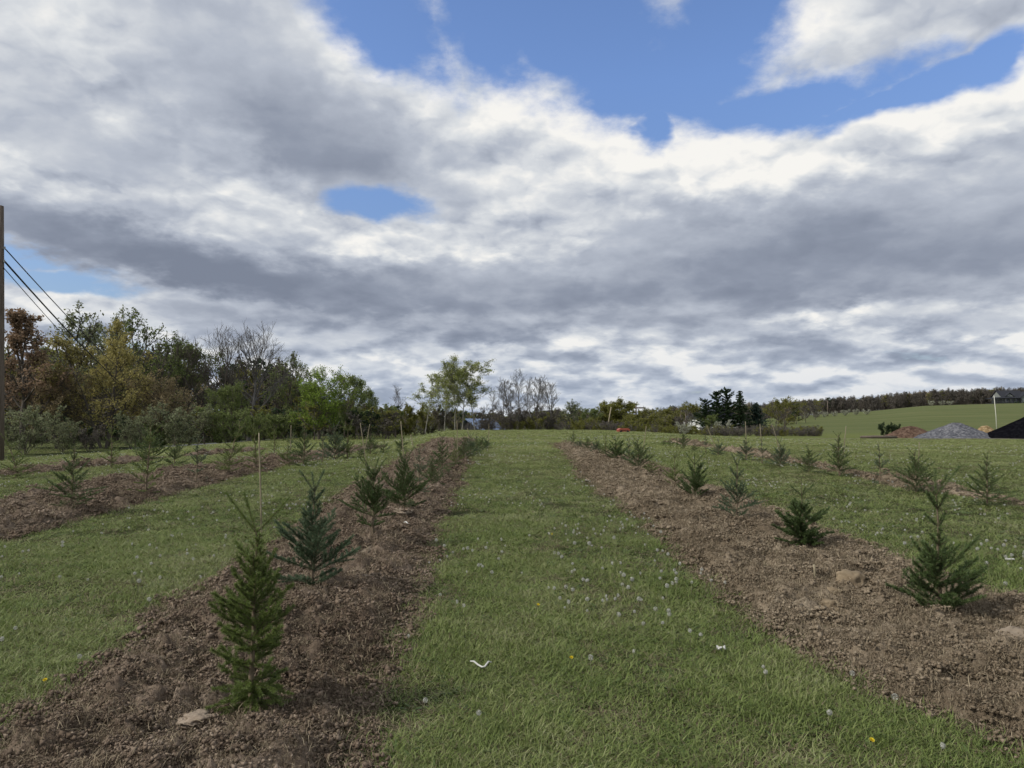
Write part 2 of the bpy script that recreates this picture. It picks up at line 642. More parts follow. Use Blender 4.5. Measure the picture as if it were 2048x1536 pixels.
def leaf_mat(name, cols, trans=0.42, rough=0.65, per_leaf=True, spec=0.15):
    """Foliage: a colour for every leaf (mesh island) plus a slow change through the crown."""
    m, n = material(name)
    g = n.new('ShaderNodeNewGeometry')
    r = g.outputs['Random Per Island'] if per_leaf else obj_random(n)
    f = n.noise(n.new('ShaderNodeTexCoord').outputs['Object'], 1.1, 3.0, 0.6)
    fac = n.m('ADD', n.m('MULTIPLY', r, 0.55), n.m('MULTIPLY', n.rng(f, 0.3, 0.7), 0.45))
    k = len(cols)
    col = n.ramp(fac, [(i / (k - 1), c) for i, c in enumerate(cols)])
    return finish(m, n, col, rough, spec, trans=trans)


def turf_mix(n, p):
    """Slow changes of colour across the meadow, shared by the turf and its blades."""
    patch = n.noise(p, 0.55, 4.0, 0.6)
    fine = n.noise(p, 2.6, 3.0, 0.6)
    return n.m('ADD', n.m('MULTIPLY', n.rng(patch, 0.32, 0.68), 0.6), n.m('MULTIPLY', n.rng(fine, 0.3, 0.7), 0.4))


def mow_bands(n, p):
    """Swaths left by the mower, crossways on the far right and along the rows elsewhere."""
    x, y, z = n.sep(p)
    along = n.m('ADD', x, n.m('MULTIPLY', y, ROW))
    wob = n.m('MULTIPLY', n.noise(p, 0.12, 2.0, 0.5), 3.0)
    a = n.m('SINE', n.m('MULTIPLY', n.m('ADD', y, n.m('ADD', wob, n.m('MULTIPLY', x, 0.10))), 1.15))
    return n.m('MULTIPLY', a, n.rng(y, 16.0, 26.0, 0.0, 1.0, True))


M = {}
m, n = material('turf')
P = pos(n)
t = turf_mix(n, P)
fine = n.noise(P, 16.0, 5.0, 0.7)
speck = n.noise(P, 3.2, 8.0, 0.75)
X_, Y_, Z_ = n.sep(P)
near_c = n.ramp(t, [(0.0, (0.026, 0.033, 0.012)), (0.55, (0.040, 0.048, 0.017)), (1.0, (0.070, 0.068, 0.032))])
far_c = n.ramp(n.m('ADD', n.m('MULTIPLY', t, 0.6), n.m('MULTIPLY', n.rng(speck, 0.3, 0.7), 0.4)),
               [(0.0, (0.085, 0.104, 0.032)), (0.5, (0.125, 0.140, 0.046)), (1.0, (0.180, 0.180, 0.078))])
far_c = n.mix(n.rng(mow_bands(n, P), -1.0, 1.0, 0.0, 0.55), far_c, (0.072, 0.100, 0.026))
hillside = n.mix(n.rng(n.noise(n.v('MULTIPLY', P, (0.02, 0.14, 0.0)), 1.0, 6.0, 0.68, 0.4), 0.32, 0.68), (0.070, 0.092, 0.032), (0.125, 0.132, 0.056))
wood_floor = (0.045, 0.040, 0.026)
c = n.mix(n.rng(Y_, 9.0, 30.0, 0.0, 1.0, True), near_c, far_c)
c = n.mix(n.rng(Y_, 75.0, 110.0, 0.0, 1.0, True), c, hillside)
c = n.mix(n.rng(Y_, 364.0, 376.0, 0.0, 1.0, True), c, wood_floor)
c = n.mix(n.rng(n.m('ADD', X_, n.m('MULTIPLY', Y_, ROW)), -17.5, -15.5, 1.0, 0.0, True), c, n.mix(n.rng(speck, 0.35, 0.65), (0.030, 0.042, 0.014), (0.052, 0.056, 0.026)))  # left verge beyond the bank: its shade is painted into the turf colour
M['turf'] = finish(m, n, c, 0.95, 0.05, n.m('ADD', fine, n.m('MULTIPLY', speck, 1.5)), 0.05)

def soil_color(n, P, extra=None):
    """Dry and damp places, reddish on the left of the meadow and tan on the right."""
    X_, Y_, Z_ = n.sep(P)
    big = n.noise(P, 1.1, 4.0, 0.6)
    mid = n.noise(P, 9.0, 5.0, 0.65)
    fin = n.noise(P, 60.0, 4.0, 0.7)
    f = n.m('ADD', n.m('MULTIPLY', n.rng(big, 0.32, 0.68), 0.42), n.m('ADD', n.m('MULTIPLY', n.rng(mid, 0.3, 0.7), 0.30), n.m('MULTIPLY', n.rng(fin, 0.3, 0.7), 0.28)))
    if extra is not None:
        f = n.m('ADD', n.m('MULTIPLY', f, 0.72), n.m('MULTIPLY', extra, 0.34))
    red = n.ramp(f, [(0.0, (0.044, 0.032, 0.023)), (0.35, (0.110, 0.082, 0.060)), (0.65, (0.198, 0.154, 0.117)), (1.0, (0.340, 0.284, 0.224))])
    tan = n.ramp(f, [(0.0, (0.062, 0.047, 0.032)), (0.35, (0.145, 0.113, 0.078)), (0.65, (0.240, 0.194, 0.140)), (1.0, (0.380, 0.324, 0.244))])
    c = n.mix(n.rng(n.m('ADD', X_, n.m('MULTIPLY', Y_, ROW)), 0.2, 1.4, 0.0, 1.0, True), red, tan)
    return c, mid, fin


m, n = material('soil')
c, mid, fin = soil_color(n, pos(n))
M['soil'] = finish(m, n, c, 0.95, 0.08, n.m('ADD', mid, n.m('MULTIPLY', fin, 0.8)), 0.04)
m, n = material('soil_clod')
c, mid, fin = soil_color(n, pos(n), n.new('ShaderNodeNewGeometry').outputs['Random Per Island'])
M['clod'] = finish(m, n, c, 0.95, 0.05, fin, 0.01)

m, n = material('grass_blade')
P = pos(n)
t = turf_mix(n, P)
r = obj_random(n)
g = n.new('ShaderNodeNewGeometry').outputs['Random Per Island']
fac = n.m('ADD', n.m('MULTIPLY', t, 0.52), n.m('ADD', n.m('MULTIPLY', r, 0.28), n.m('MULTIPLY', g, 0.30)))
c = n.ramp(fac, [(0.0, (0.050, 0.075, 0.021)), (0.30, (0.116, 0.164, 0.043)), (0.55, (0.190, 0.240, 0.070)), (0.74, (0.290, 0.308, 0.135)), (1.0, (0.490, 0.465, 0.330))])
X_, Y_, Z_ = n.sep(P)
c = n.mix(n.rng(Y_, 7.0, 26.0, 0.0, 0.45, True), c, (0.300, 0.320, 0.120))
c = n.mix(n.rng(mow_bands(n, P), -1.0, 1.0, 0.0, 0.5), c, (0.110, 0.150, 0.040))
M['blade'] = finish(m, n, c, 0.55, 0.25, trans=0.28)

m, n = material('dry_straw')
g = n.new('ShaderNodeNewGeometry').outputs['Random Per Island']
c = n.ramp(g, [(0.0, (0.105, 0.082, 0.056)), (0.6, (0.205, 0.166, 0.112)), (1.0, (0.37, 0.31, 0.215))])
M['straw'] = finish(m, n, c, 0.8, 0.1, trans=0.15)

M['pale_stone'] = simple_mat('pale_stone', (0.14, 0.11, 0.08), (0.30, 0.25, 0.195), 7.0, 0.9, 0.15, 0.02)
M['clay'] = simple_mat('pale_clay', (0.11, 0.082, 0.053), (0.27, 0.215, 0.145), 9.0, 0.95, 0.1, 0.03)
M['sap_bark'] = simple_mat('sapling_bark', (0.10, 0.075, 0.05), (0.20, 0.16, 0.11), 30.0, 0.85)
M['stake'] = simple_mat('pale_wood', (0.20, 0.17, 0.11), (0.30, 0.26, 0.18), 20.0, 0.7, 0.2)
M['needle_green'] = leaf_mat('needles_yellow_green', [(0.082, 0.116, 0.032), (0.140, 0.190, 0.050), (0.225, 0.272, 0.086)], 0.32, 0.5, spec=0.3)
M['needle_blue'] = leaf_mat('needles_blue_green', [(0.054, 0.084, 0.046), (0.092, 0.138, 0.074), (0.160, 0.210, 0.118)], 0.3, 0.5, spec=0.3)
M['needle_dark'] = leaf_mat('needles_dark_green', [(0.046, 0.075, 0.027), (0.084, 0.128, 0.042), (0.150, 0.200, 0.072)], 0.3, 0.5, spec=0.3)
M['bark'] = simple_mat('grey_brown_bark', (0.065, 0.056, 0.046), (0.140, 0.124, 0.104), 5.0, 0.9, 0.1, stretch=(4, 4, 0.6))
M['bark_grey'] = simple_mat('grey_bark', (0.085, 0.080, 0.074), (0.165, 0.158, 0.150), 5.0, 0.9, 0.1, stretch=(4, 4, 0.6))
M['bark_pale'] = simple_mat('pale_birch_bark', (0.15, 0.145, 0.125), (0.31, 0.30, 0.265), 3.0, 0.8, 0.1, stretch=(1, 1, 3))

M['weed'] = leaf_mat('broad_weed_leaves', [(0.045, 0.072, 0.022), (0.080, 0.118, 0.034), (0.130, 0.170, 0.060)], 0.25, 0.5, spec=0.3)

# ------------------------------------------------------------------ ground
th = np.concatenate((np.linspace(-180, -60, 30)[:-1], np.linspace(-60, 60, 300), np.linspace(60, 180, 30)[1:-1]))
th = np.radians(th)
rr = [0.35]
while rr[-1] < 7000:
    rr.append(rr[-1] * 1.026)
rr = np.array(rr)
RR, TT = np.meshgrid(rr, th, indexing='ij')
gx, gy = RR * np.sin(TT), RR * np.cos(TT)
gz = H(gx, gy)
nA, nR = len(th), len(rr)
vg = np.stack([gx, gy, gz], -1).reshape(-1, 3)
vg = np.vstack([vg, [[0, 0, float(H(0, 0))]]])
i = np.arange(nR - 1)[:, None] * nA; j = np.arange(nA)[None, :]; j2 = (j + 1) % nA
fq = np.stack([i + j, i + j2, i + nA + j2, i + nA + j], -1).reshape(-1, 4)
jj = np.arange(nA)
ft = np.stack([np.full(nA, nR * nA), (jj + 1) % nA, jj], -1)
o = obj('ground', mesh_np('ground', vg, [fq[:, ::-1], ft[:, ::-1]], True), M['turf'])
tag(o, kind='structure')

# tilled strips
SOIL_NAMES = ['tilled soil strip along the middle grass strip, reddish brown and cloddy', 'tilled tan soil strip that crosses the near corner of the meadow',
              'reddish tilled strip beyond the pale staked saplings', 'thin worn soil line below the spaced saplings', 'narrow soil strip beside the lane']
for k, (nm, a, b, y0, y1) in enumerate(STRIPS):
    fine_strip = k < 2
    ys = [y0 - 0.4]
    while ys[-1] < y1 + 0.4:
        ys.append(ys[-1] + max(0.014 if fine_strip else 0.03, (0.0038 if fine_strip else 0.005) * ys[-1]))
    ys = np.array(ys)
    step = 0.019 if fine_strip else 0.04
    ss = np.arange(a - 0.45, b + 0.45, step)
    Y2, S2 = np.meshgrid(ys, ss, indexing='ij')
    off = 1.5 * sstep(Y2, 14, 32) if k == 2 else (0.6 * sstep(Y2, 16, 30) if k == 4 else 0.0)
    X2 = S2 + off - ROW * Y2
    X2 = X2 + (RS.rand(*X2.shape) - 0.5) * step * 0.6
    Z2 = H(X2, Y2) + soil_height(k, X2, Y2)
    ny, ns = X2.shape
    ii = np.arange(ny - 1)[:, None] * ns; jx = np.arange(ns - 1)[None, :]
    f = np.stack([ii + jx, ii + jx + 1, ii + ns + jx + 1, ii + ns + jx], -1).reshape(-1, 4)
    dep = strip_depth(k, X2, Y2).ravel()
    f = f[(dep[f].max(1) > -0.12)]
    used = np.unique(f); remap = np.full(ny * ns, -1); remap[used] = np.arange(len(used))
    o = obj('soil_strip', mesh_np('soil_strip', np.stack([X2, Y2, Z2], -1).reshape(-1, 3)[used], remap[f], False), M['soil'])
    tag(o, SOIL_NAMES[k], kind='structure')

# lane beyond the bank on the left
ys = np.arange(43.0, 130.0, 1.5)
v = []; 
for y in ys:
    for s in (-22.0, -20.4, -18.8, -17.2):
        x = s - ROW * y
        v.append((x, y, float(H(x, y)) + 0.03 + (0.02 if s in (-20.4, -18.8) else -0.03)))
f = [(4 * q + c, 4 * q + c + 1, 4 * q + c + 5, 4 * q + c + 4) for q in range(len(ys) - 1) for c in range(3)]
M['asphalt'] = simple_mat('asphalt', (0.10, 0.105, 0.11), (0.16, 0.165, 0.17), 3.0, 0.8, 0.2, objspace=False)
tag(obj('lane', mesh_np('lane', v, np.array(f), True), M['asphalt']), kind='structure')


# ------------------------------------------------------------------ scattering
def scatter(name, points, rots, scales, idx, protos, mat_label, kind='stuff'):
    """One object whose points carry copies of the prototype meshes."""
    col = bpy.data.collections.new(name + '_kinds')
    for k, me in enumerate(protos):
        p = bpy.data.objects.new('%s_kind_%02d' % (name, k), me)
        col.objects.link(p)
    me = bpy.data.meshes.new(name)
    N = len(points)
    me.vertices.add(N)
    me.vertices.foreach_set('co', np.asarray(points, np.float32).ravel())
    a = me.attributes.new('spin', 'FLOAT_VECTOR', 'POINT'); a.data.foreach_set('vector', np.asarray(rots, np.float32).ravel())
    a = me.attributes.new('size', 'FLOAT_VECTOR', 'POINT'); a.data.foreach_set('vector', np.asarray(scales, np.float32).ravel())
    a = me.attributes.new('which', 'INT', 'POINT'); a.data.foreach_set('value', np.asarray(idx, np.int32))
    o = bpy.data.objects.new(name, me)
    C.objects.link(o)
    tag(o, mat_label[0], mat_label[1], kind=kind)
    g = bpy.data.node_groups.new(name, 'GeometryNodeTree')
    g.interface.new_socket('Geometry', in_out='INPUT', socket_type='NodeSocketGeometry')
    g.interface.new_socket('Geometry', in_out='OUTPUT', socket_type='NodeSocketGeometry')
    N_ = g.nodes.new
    gi, go = N_('NodeGroupInput'), N_('NodeGroupOutput')
    ci = N_('GeometryNodeCollectionInfo')
    ci.inputs['Collection'].default_value = col
    ci.inputs['Separate Children'].default_value = True
    ci.inputs['Reset Children'].default_value = True
    ip = N_('GeometryNodeInstanceOnPoints')
    ip.inputs['Pick Instance'].default_value = True

    def attr(nm, typ):
        q = N_('GeometryNodeInputNamedAttribute')
        q.data_type = typ
        q.inputs['Name'].default_value = nm
        return q.outputs[0]
    er = N_('FunctionNodeEulerToRotation')
    L = g.links.new
    L(gi.outputs[0], ip.inputs['Points'])
    L(ci.outputs[0], ip.inputs['Instance'])
    L(attr('which', 'INT'), ip.inputs['Instance Index'])
    L(attr('spin', 'FLOAT_VECTOR'), er.inputs[0])
    L(er.outputs[0], ip.inputs['Rotation'])
    L(attr('size', 'FLOAT_VECTOR'), ip.inputs['Scale'])
    L(ip.outputs[0], go.inputs[0])
    md = o.modifiers.new('scatter', 'NODES')
    md.node_group = g
    return o


def blades(nm, count, rad, l0, l1, lean0, lean1, w0, mat, seed, segs=3):
    r = np.random.RandomState(seed)
    V = []; F = []
    for q in range(count):
        a = r.rand() * 6.283; d = rad * math.sqrt(r.rand())
        bx, by = d * math.cos(a), d * math.sin(a)
        az = r.rand() * 6.283; L = l0 + (l1 - l0) * r.rand()
        lean = math.radians(lean0 + (lean1 - lean0) * r.rand())
        bend = math.radians(15 + 45 * r.rand())
        wd = w0 * (0.7 + 0.6 * r.rand())
        tw = az + 1.57 + (r.rand() - 0.5)
        sx, sy = math.cos(tw), math.sin(tw)
        x, y, z = bx, by, -0.012
        k = len(V)
        for s in range(segs):
            ww = wd * (1 - s / segs * 0.55) * 0.5
            V.append((x - sx * ww, y - sy * ww, z)); V.append((x + sx * ww, y + sy * ww, z))
            st = L / segs
            x += math.cos(az) * math.sin(lean) * st; y += math.sin(az) * math.sin(lean) * st; z += math.cos(lean) * st
            z = max(z, 0.002 + 0.004 * r.rand())
            lean += bend / segs
        V.append((x, y, z))
        for s in range(segs - 1):
            F.append((k + 2 * s, k + 2 * s + 1, k + 2 * s + 3)); F.append((k + 2 * s, k + 2 * s + 3, k + 2 * s + 2))
        F.append((k + 2 * segs - 2, k + 2 * segs - 1, k + 2 * segs))
    me = mesh_np(nm, V, np.array(F))
    me.materials.append(mat)
    return me


# --- turf
R = np.random.RandomState(3)
NG = 250000
d = np.concatenate((R.uniform(1.5, 9, int(NG * 0.44)), R.uniform(9, 25, int(NG * 0.34)), R.uniform(25, 64, int(NG * 0.22))))
azm = np.radians(R.uniform(-44, 44, len(d)))
px, py = d * np.sin(azm), d * np.cos(azm)
cov = soil_cover(px, py)
worn = fbm(px * 1.6, py * 1.6, 3, 71)
keep = (cov < 0.03) & (R.rand(len(d)) < np.where(cov > -0.12, 0.55, 1.0)) & (R.rand(len(d)) < 0.35 + 1.7 * (worn - 0.25))
keep |= (cov >= 0.03) & (cov < 0.3) & (R.rand(len(d)) < 0.07)
sr = srow(px, py)
keep &= ~((sr < -17.0) & (sr > -22.2) & (py > 28))
px, py, d, cov, worn = px[keep], py[keep], d[keep], cov[keep], worn[keep]
pz = H(px, py)
N = len(px)
near_edge = np.exp(-np.clip(-cov, 0, 1) / 0.16) * (cov < 0.05)
wide = np.clip(0.85 + d / 22.0, 0.9, 2.8)
tall = (0.50 + 0.38 * R.rand(N)) * (0.55 + 1.0 * fbm(px * 2.2, py * 2.2, 3, 72)) * (1 + 0.45 * near_edge) * np.clip(1.0 + (d - 25) / 80, 1.0, 1.4)
rots = np.stack([R.normal(0, 0.10, N), R.normal(0, 0.10, N), R.uniform(0, 6.283, N)], -1)
idx = np.where(R.rand(N) < 0.22 + 0.36 * near_edge + 0.18 * (worn < 0.42), R.randint(5, 7, N), R.randint(0, 5, N))
protos = [blades('turf_tuft', 18, 0.065, 0.028, 0.085, 22, 84, 0.0046, M['blade'], 100 + q) for q in range(5)]
protos += [blades('dry_tuft', 12, 0.07, 0.03, 0.10, 45, 88, 0.0030, M['straw'], 200 + q) for q in range(2)]
protos += [blades('weed_rosette', 9, 0.012, 0.05, 0.10, 50, 84, 0.017, M['weed'], 250 + q) for q in range(2)]
weed = R.rand(N) < np.where(d < 14, 0.028, 0.0)
idx = np.where(weed, R.randint(7, 9, N), idx)
scatter('grass', np.stack([px, py, pz], -1), rots, np.stack([wide, wide, tall], -1), idx, protos,
        ('short mown meadow grass between the tilled strips', 'grass'))

# --- litter of straw and clods on the tilled strips
R = np.random.RandomState(4)
d = np.concatenate((R.uniform(1.5, 9, 60000), R.uniform(9, 20, 60000), R.uniform(20, 32, 22000)))
azm = np.radians(R.uniform(-44, 44, len(d)))
px, py = d * np.sin(azm), d * np.cos(azm)
cov = np.stack([strip_depth(k, px, py) for k in range(len(STRIPS))])
kk = cov.argmax(0); cv = cov.max(0)
keep = cv > -0.06
px, py, kk, d, cv = px[keep], py[keep], kk[keep], d[keep], cv[keep]
pz = H(px, py)
for k in range(len(STRIPS)):
    q = kk == k
    pz[q] += np.maximum(soil_height(k, px[q], py[q]), 0)
N = len(px)
is_straw = R.rand(N) < np.where(kk == 1, 0.60, 0.50)
sc = np.where(is_straw, 0.7 + 0.6 * R.rand(N), 0.4 + 1.3 * R.rand(N) ** 2.5) * np.clip(0.8 + d / 14, 1, 2.4)


def lump(nm, seed, mat, r0=0.03, sub=2, rough=0.45, flat=0.7):
    import bmesh
    bm = bmesh.new()
    bmesh.ops.create_icosphere(bm, subdivisions=sub, radius=1.0)
    v = np.array([q.co[:] for q in bm.verts]); f = np.array([[x.index for x in q.verts] for q in bm.faces])
    bm.free()
    n1 = vnoise(v[:, 0] * 1.6 + 5 * seed, v[:, 1] * 1.6 + v[:, 2] * 2.3, seed)
    n2 = vnoise(v[:, 0] * 4.1 + v[:, 2] * 3.7, v[:, 1] * 4.3 - v[:, 2] * 2.1 + seed, seed + 5)
    n3 = vnoise(v[:, 0] * 9.1 + v[:, 2] * 8.7, v[:, 1] * 9.3 - v[:, 2] * 7.1 + seed, seed + 9)
    v = v * (1 - rough * 0.5 + rough * (0.55 * n1 + 0.3 * n2 + 0.15 * n3))[:, None]
    v = v * np.array([1.0, 0.8, flat]) * r0
    me = mesh_np(nm, v, f, False)
    me.materials.append(mat)
    return me


protos = [blades('straw_bits', 16, 0.07, 0.012, 0.055, 40, 90, 0.0026, M['straw'], 300 + q) for q in range(3)]


def crumbs(seed, n, rad, s0, s1, heap_h):
    """A spill of small angular crumbs."""
    r = np.random.RandomState(seed)
    V = []; F = []
    tet = np.array([[1, 1, 1], [-1, -1, 1], [-1, 1, -1], [1, -1, -1], [0.2, 1.3, -0.9], [-1.2, 0.1, -0.8]], float)
    hull = [(0, 4, 2), (0, 2, 1), (0, 1, 3), (0, 3, 4), (4, 5, 2), (2, 5, 1), (1, 5, 3), (3, 5, 4)]
    for q in range(n):
        a = r.rand() * 6.283; d_ = rad * r.rand() ** 0.7
        s_ = s0 + (s1 - s0) * r.rand() ** 3
        p = tet * (0.75 + 0.5 * r.rand(6, 1)) * s_ * np.array([1, 1, 0.8])
        ca, sa = math.cos(a * 7), math.sin(a * 7)
        p = np.stack([p[:, 0] * ca - p[:, 1] * sa, p[:, 0] * sa + p[:, 1] * ca, p[:, 2]], -1)
        p += np.array([d_ * math.cos(a), d_ * math.sin(a), heap_h * max(0.0, 1 - d_ / rad) ** 1.3 + s_ * 0.2])
        k = len(V); V += [tuple(c) for c in p]; F += [tuple(k + i for i in f) for f in hull]
    me = mesh_np('soil_crumb', V, np.array(F))
    me.materials.append(M['clod'])
    return me


protos += [crumbs(20, 40, 0.055, 0.0015, 0.006, 0.010), crumbs(21, 46, 0.06, 0.0015, 0.007, 0.018), crumbs(22, 40, 0.045, 0.0015, 0.008, 0.024), crumbs(23, 50, 0.07, 0.001, 0.005, 0.005)]
idx = np.where(is_straw, R.randint(0, 3, N), R.randint(3, 7, N))
rots = np.stack([R.uniform(-0.4, 0.4, N), R.uniform(-0.4, 0.4, N), R.uniform(0, 6.283, N)], -1)
scatter('soil_crumbs', np.stack([px, py, pz + 0.006], -1), rots, np.stack([sc, sc, sc], -1), idx, protos,
        ('crumbs of earth and dry straw over the tilled strips', 'soil'))

# ------------------------------------------------------------------ conifer saplings
def grow_shoot(segs, p, d, L, r, lift, needle, dens, parts=4, jit=0.05, R=None):
    """A shoot as a few straight pieces that curve upwards; returns the points."""
    pts = [np.array(p, float)]
    d = np.array(d, float); d /= np.linalg.norm(d)
    for q in range(parts):
        d = d + np.array([R.normal(0, jit), R.normal(0, jit), lift / parts + R.normal(0, jit * 0.6)])
        d /= np.linalg.norm(d)
        b = pts[-1] + d * L / parts
        segs.append((pts[-1], b, r * (1 - 0.8 * q / parts), r * (1 - 0.8 * (q + 1) / parts), needle, dens))
        pts.append(b)
    return pts


def sapling_mesh(seed, hgt, whorls, leader, crotch, wide=0.0018, dens=900, needle=0.017, lean=0.0, skirt=0.0, twig=1.0):
    """whorls: (relative height, branch length, count, upward angle in degrees); leader: length of bare top;
    crotch: shoots that form the fork at the top. Returns stem, branch and needle meshes (height about hgt)."""
    R = np.random.RandomState(seed)
    segs = []
    la = R.rand() * 6.28
    top = hgt
    stem = []
    for q in range(9):
        t = q / 8
        stem.append(np.array([math.cos(la) * lean * t * t + R.normal(0, 0.004), math.sin(la) * lean * t * t + R.normal(0, 0.004), top * t - 0.05 * (q == 0)]))
    stem = np.array(stem)
    srad = np.linspace(0.017, 0.004, 9) * (hgt / 1.0) ** 0.7

    def at(t):
        t = min(max(t, 0), 1) * 8
        k = min(int(t), 7)
        return stem[k] + (stem[k + 1] - stem[k]) * (t - k)
    # needles on the upper stem
    for q in range(4, 8):
        segs.append((stem[q], stem[q + 1], 0.001, 0.001, needle * 0.9, dens * 0.7))
    for (t, L, cnt, up) in whorls:
        a0 = R.rand() * 6.28
        for c in range(cnt):
            a = a0 + 6.283 * c / cnt + R.normal(0, 0.25)
            u = math.radians(up + R.normal(0, 11))
            Lb = L * (0.55 + 0.75 * R.rand())
            dv = np.array([math.cos(a) * math.cos(u), math.sin(a) * math.cos(u), math.sin(u)])
            pts = grow_shoot(segs, at(t + R.normal(0, 0.012)), dv, Lb, 0.0048, 0.22, needle, dens, 4, 0.05, R)
            # side twigs lie in a flat spray
            if Lb > 0.09:
                side = np.cross(dv, [0, 0, 1.0]); side /= np.linalg.norm(side)
                n_t = int((2 + Lb * 16) * twig)
                for q in range(n_t):
                    f = 0.22 + 0.7 * (q + R.rand() * 0.6) / n_t
                    k = min(int(f * 4), 3); pp = pts[k] + (pts[k + 1] - pts[k]) * (f * 4 - k)
                    ax = pts[k + 1] - pts[k]; ax /= np.linalg.norm(ax)
                    sgn = 1 if q % 2 else -1
                    td = ax * 0.75 + side * sgn * 0.7 + np.array([0, 0, R.normal(0.05, 0.12)])
                    Lt = Lb * (0.42 * (1.12 - f)) * (0.75 + 0.5 * R.rand())
                    grow_shoot(segs, pp, td, Lt, 0.0022, 0.12, needle * 0.95, dens, 2, 0.06, R)
    for (L, up, az) in crotch:
        u = math.radians(up)
        dv = np.array([math.cos(az) * math.cos(u), math.sin(az) * math.cos(u), math.sin(u)])
        grow_shoot(segs, stem[-1] - np.array([0, 0, 0.004]), dv, L, 0.0042, 0.10, needle, dens * 0.95, 3, 0.02, R)
    if leader > 0:
        grow_shoot(segs, stem[-1], (R.normal(0, 0.05), R.normal(0, 0.05), 1.0), leader, 0.004, 0.0, needle * 0.7, dens * 0.35, 3, 0.02, R)
    if skirt > 0:      # bushy foot
        for c in range(44):
            a = R.rand() * 6.28; u = math.radians(R.uniform(-12, 50))
            dv = np.array([math.cos(a) * math.cos(u), math.sin(a) * math.cos(u), math.sin(u)])
            grow_shoot(segs, (0, 0, R.uniform(0.05, 0.16)), dv, skirt * (0.5 + 0.5 * R.rand()), 0.003, -0.3, needle, dens, 3, 0.1, R)
    A = np.array([s[0] for s in segs]); B = np.array([s[1] for s in segs])
    ra = np.array([s[2] for s in segs]); rb = np.array([s[3] for s in segs])
    nl = np.array([s[4] for s in segs]); dn = np.array([s[5] for s in segs])
    D = B - A; Ln = np.linalg.norm(D, axis=1); D = D / Ln[:, None]
    ref = np.where(np.abs(D[:, 2:3]) > 0.9, [[1.0, 0, 0]], [[0, 0, 1.0]])
    S = np.cross(D, ref); S /= np.linalg.norm(S, axis=1, keepdims=True)
    T = np.cross(S, D)
    # wood: three-sided pieces
    ang = np.arange(3) * 2.0944
    ring = S[:, None] * np.cos(ang)[None, :, None] + T[:, None] * np.sin(ang)[None, :, None]
    wv = np.concatenate([A[:, None] + ring * ra[:, None, None], B[:, None] + ring * rb[:, None, None]], 1).reshape(-1, 3)
    k = np.arange(len(segs))[:, None] * 6; j = np.arange(3)[None]; j2 = (j + 1) % 3
    wf = np.stack([k + j, k + j2, k + 3 + j2, k + 3 + j], -1).reshape(-1, 4)
    sv, sf = tube_np(stem, srad, 7)
    # needles
    cnt = np.maximum((Ln * dn).astype(int), 1)
    who = np.repeat(np.arange(len(segs)), cnt)
    n = len(who)
    f = R.rand(n)[:, None]
    base = A[who] + D[who] * (f * Ln[who][:, None])
    phi = R.rand(n) * 6.283
    flat = np.stack([np.cos(phi), np.sin(phi) * 0.75 + 0.12], -1)
    out = S[who] * flat[:, :1] + T[who] * flat[:, 1:]
    out /= np.linalg.norm(out, axis=1, keepdims=True)
    dirn = out * 0.80 + D[who] * (0.55 + 0.25 * R.rand(n)[:, None])
    dirn /= np.linalg.norm(dirn, axis=1, keepdims=True)
    tip = base + dirn * (nl[who] * (0.75 + 0.4 * R.rand(n)))[:, None]
    sd = np.cross(dirn, R.normal(0, 1, (n, 3))); sd /= np.linalg.norm(sd, axis=1, keepdims=True) + 1e-9
    ww = wide * 0.5
    nv = np.stack([base - sd * ww, base + sd * ww, tip], 1).reshape(-1, 3)
    nf = np.arange(n * 3).reshape(-1, 3)
    return (mesh_np('trunk', sv, sf, True), mesh_np('branches', wv, wf), mesh_np('needles', nv, nf))


def V(*pairs):
    return [(L, up, math.radians(az)) for L, up, az in pairs]


SAP = {}


def sap_kind(key, mat, **kw):
    t, b, nd = sapling_mesh(**kw)
    for me, mm in ((t, M['sap_bark']), (b, M['sap_bark']), (nd, mat)):
        me.materials.append(mm)
    SAP[key] = (t, b, nd, kw['hgt'])


G, B_, K = M['needle_green'], M['needle_blue'], M['needle_dark']
# the big nearest ones, each of its own shape (heights of the stem in metres)
sap_kind('column', G, seed=1, hgt=0.83, wide=0.0024, twig=1.05, leader=0.0, dens=2520, needle=0.019,
         whorls=[(.20, .16, 5, 8), (.28, .19, 7, 20), (.36, .22, 8, 28), (.43, .22, 8, 34), (.50, .21, 8, 38), (.57, .20, 8, 42), (.64, .18, 7, 44), (.72, .15, 6, 46), (.80, .13, 4, 48), (.89, .10, 3, 48)],
         crotch=V((.21, 46, 12), (.24, 44, 165), (.20, 60, 140)), skirt=.20)
sap_kind('blue_spread', B_, wide=0.0026, twig=1.2, seed=2, hgt=0.74, leader=0.06, dens=2280, needle=0.020,
         whorls=[(.10, .34, 6, 10), (.22, .40, 7, 22), (.33, .36, 8, 34), (.44, .30, 7, 42), (.56, .20, 5, 48), (.72, .16, 4, 48), (.86, .14, 3, 50)],
         crotch=V((.19, 58, 20), (.20, 56, 160), (.16, 66, 80)))
sap_kind('vase', K, wide=0.0026, twig=1.2, seed=3, hgt=0.66, leader=0.05, dens=1968, needle=0.019,
         whorls=[(.22, .18, 4, 10), (.36, .30, 6, 30), (.46, .34, 8, 40), (.55, .30, 7, 46), (.66, .20, 5, 48), (.78, .18, 4, 48), (.90, .14, 4, 50)],
         crotch=V((.22, 48, 175), (.21, 50, 5), (.18, 64, 60), (.2, 52, 150)))
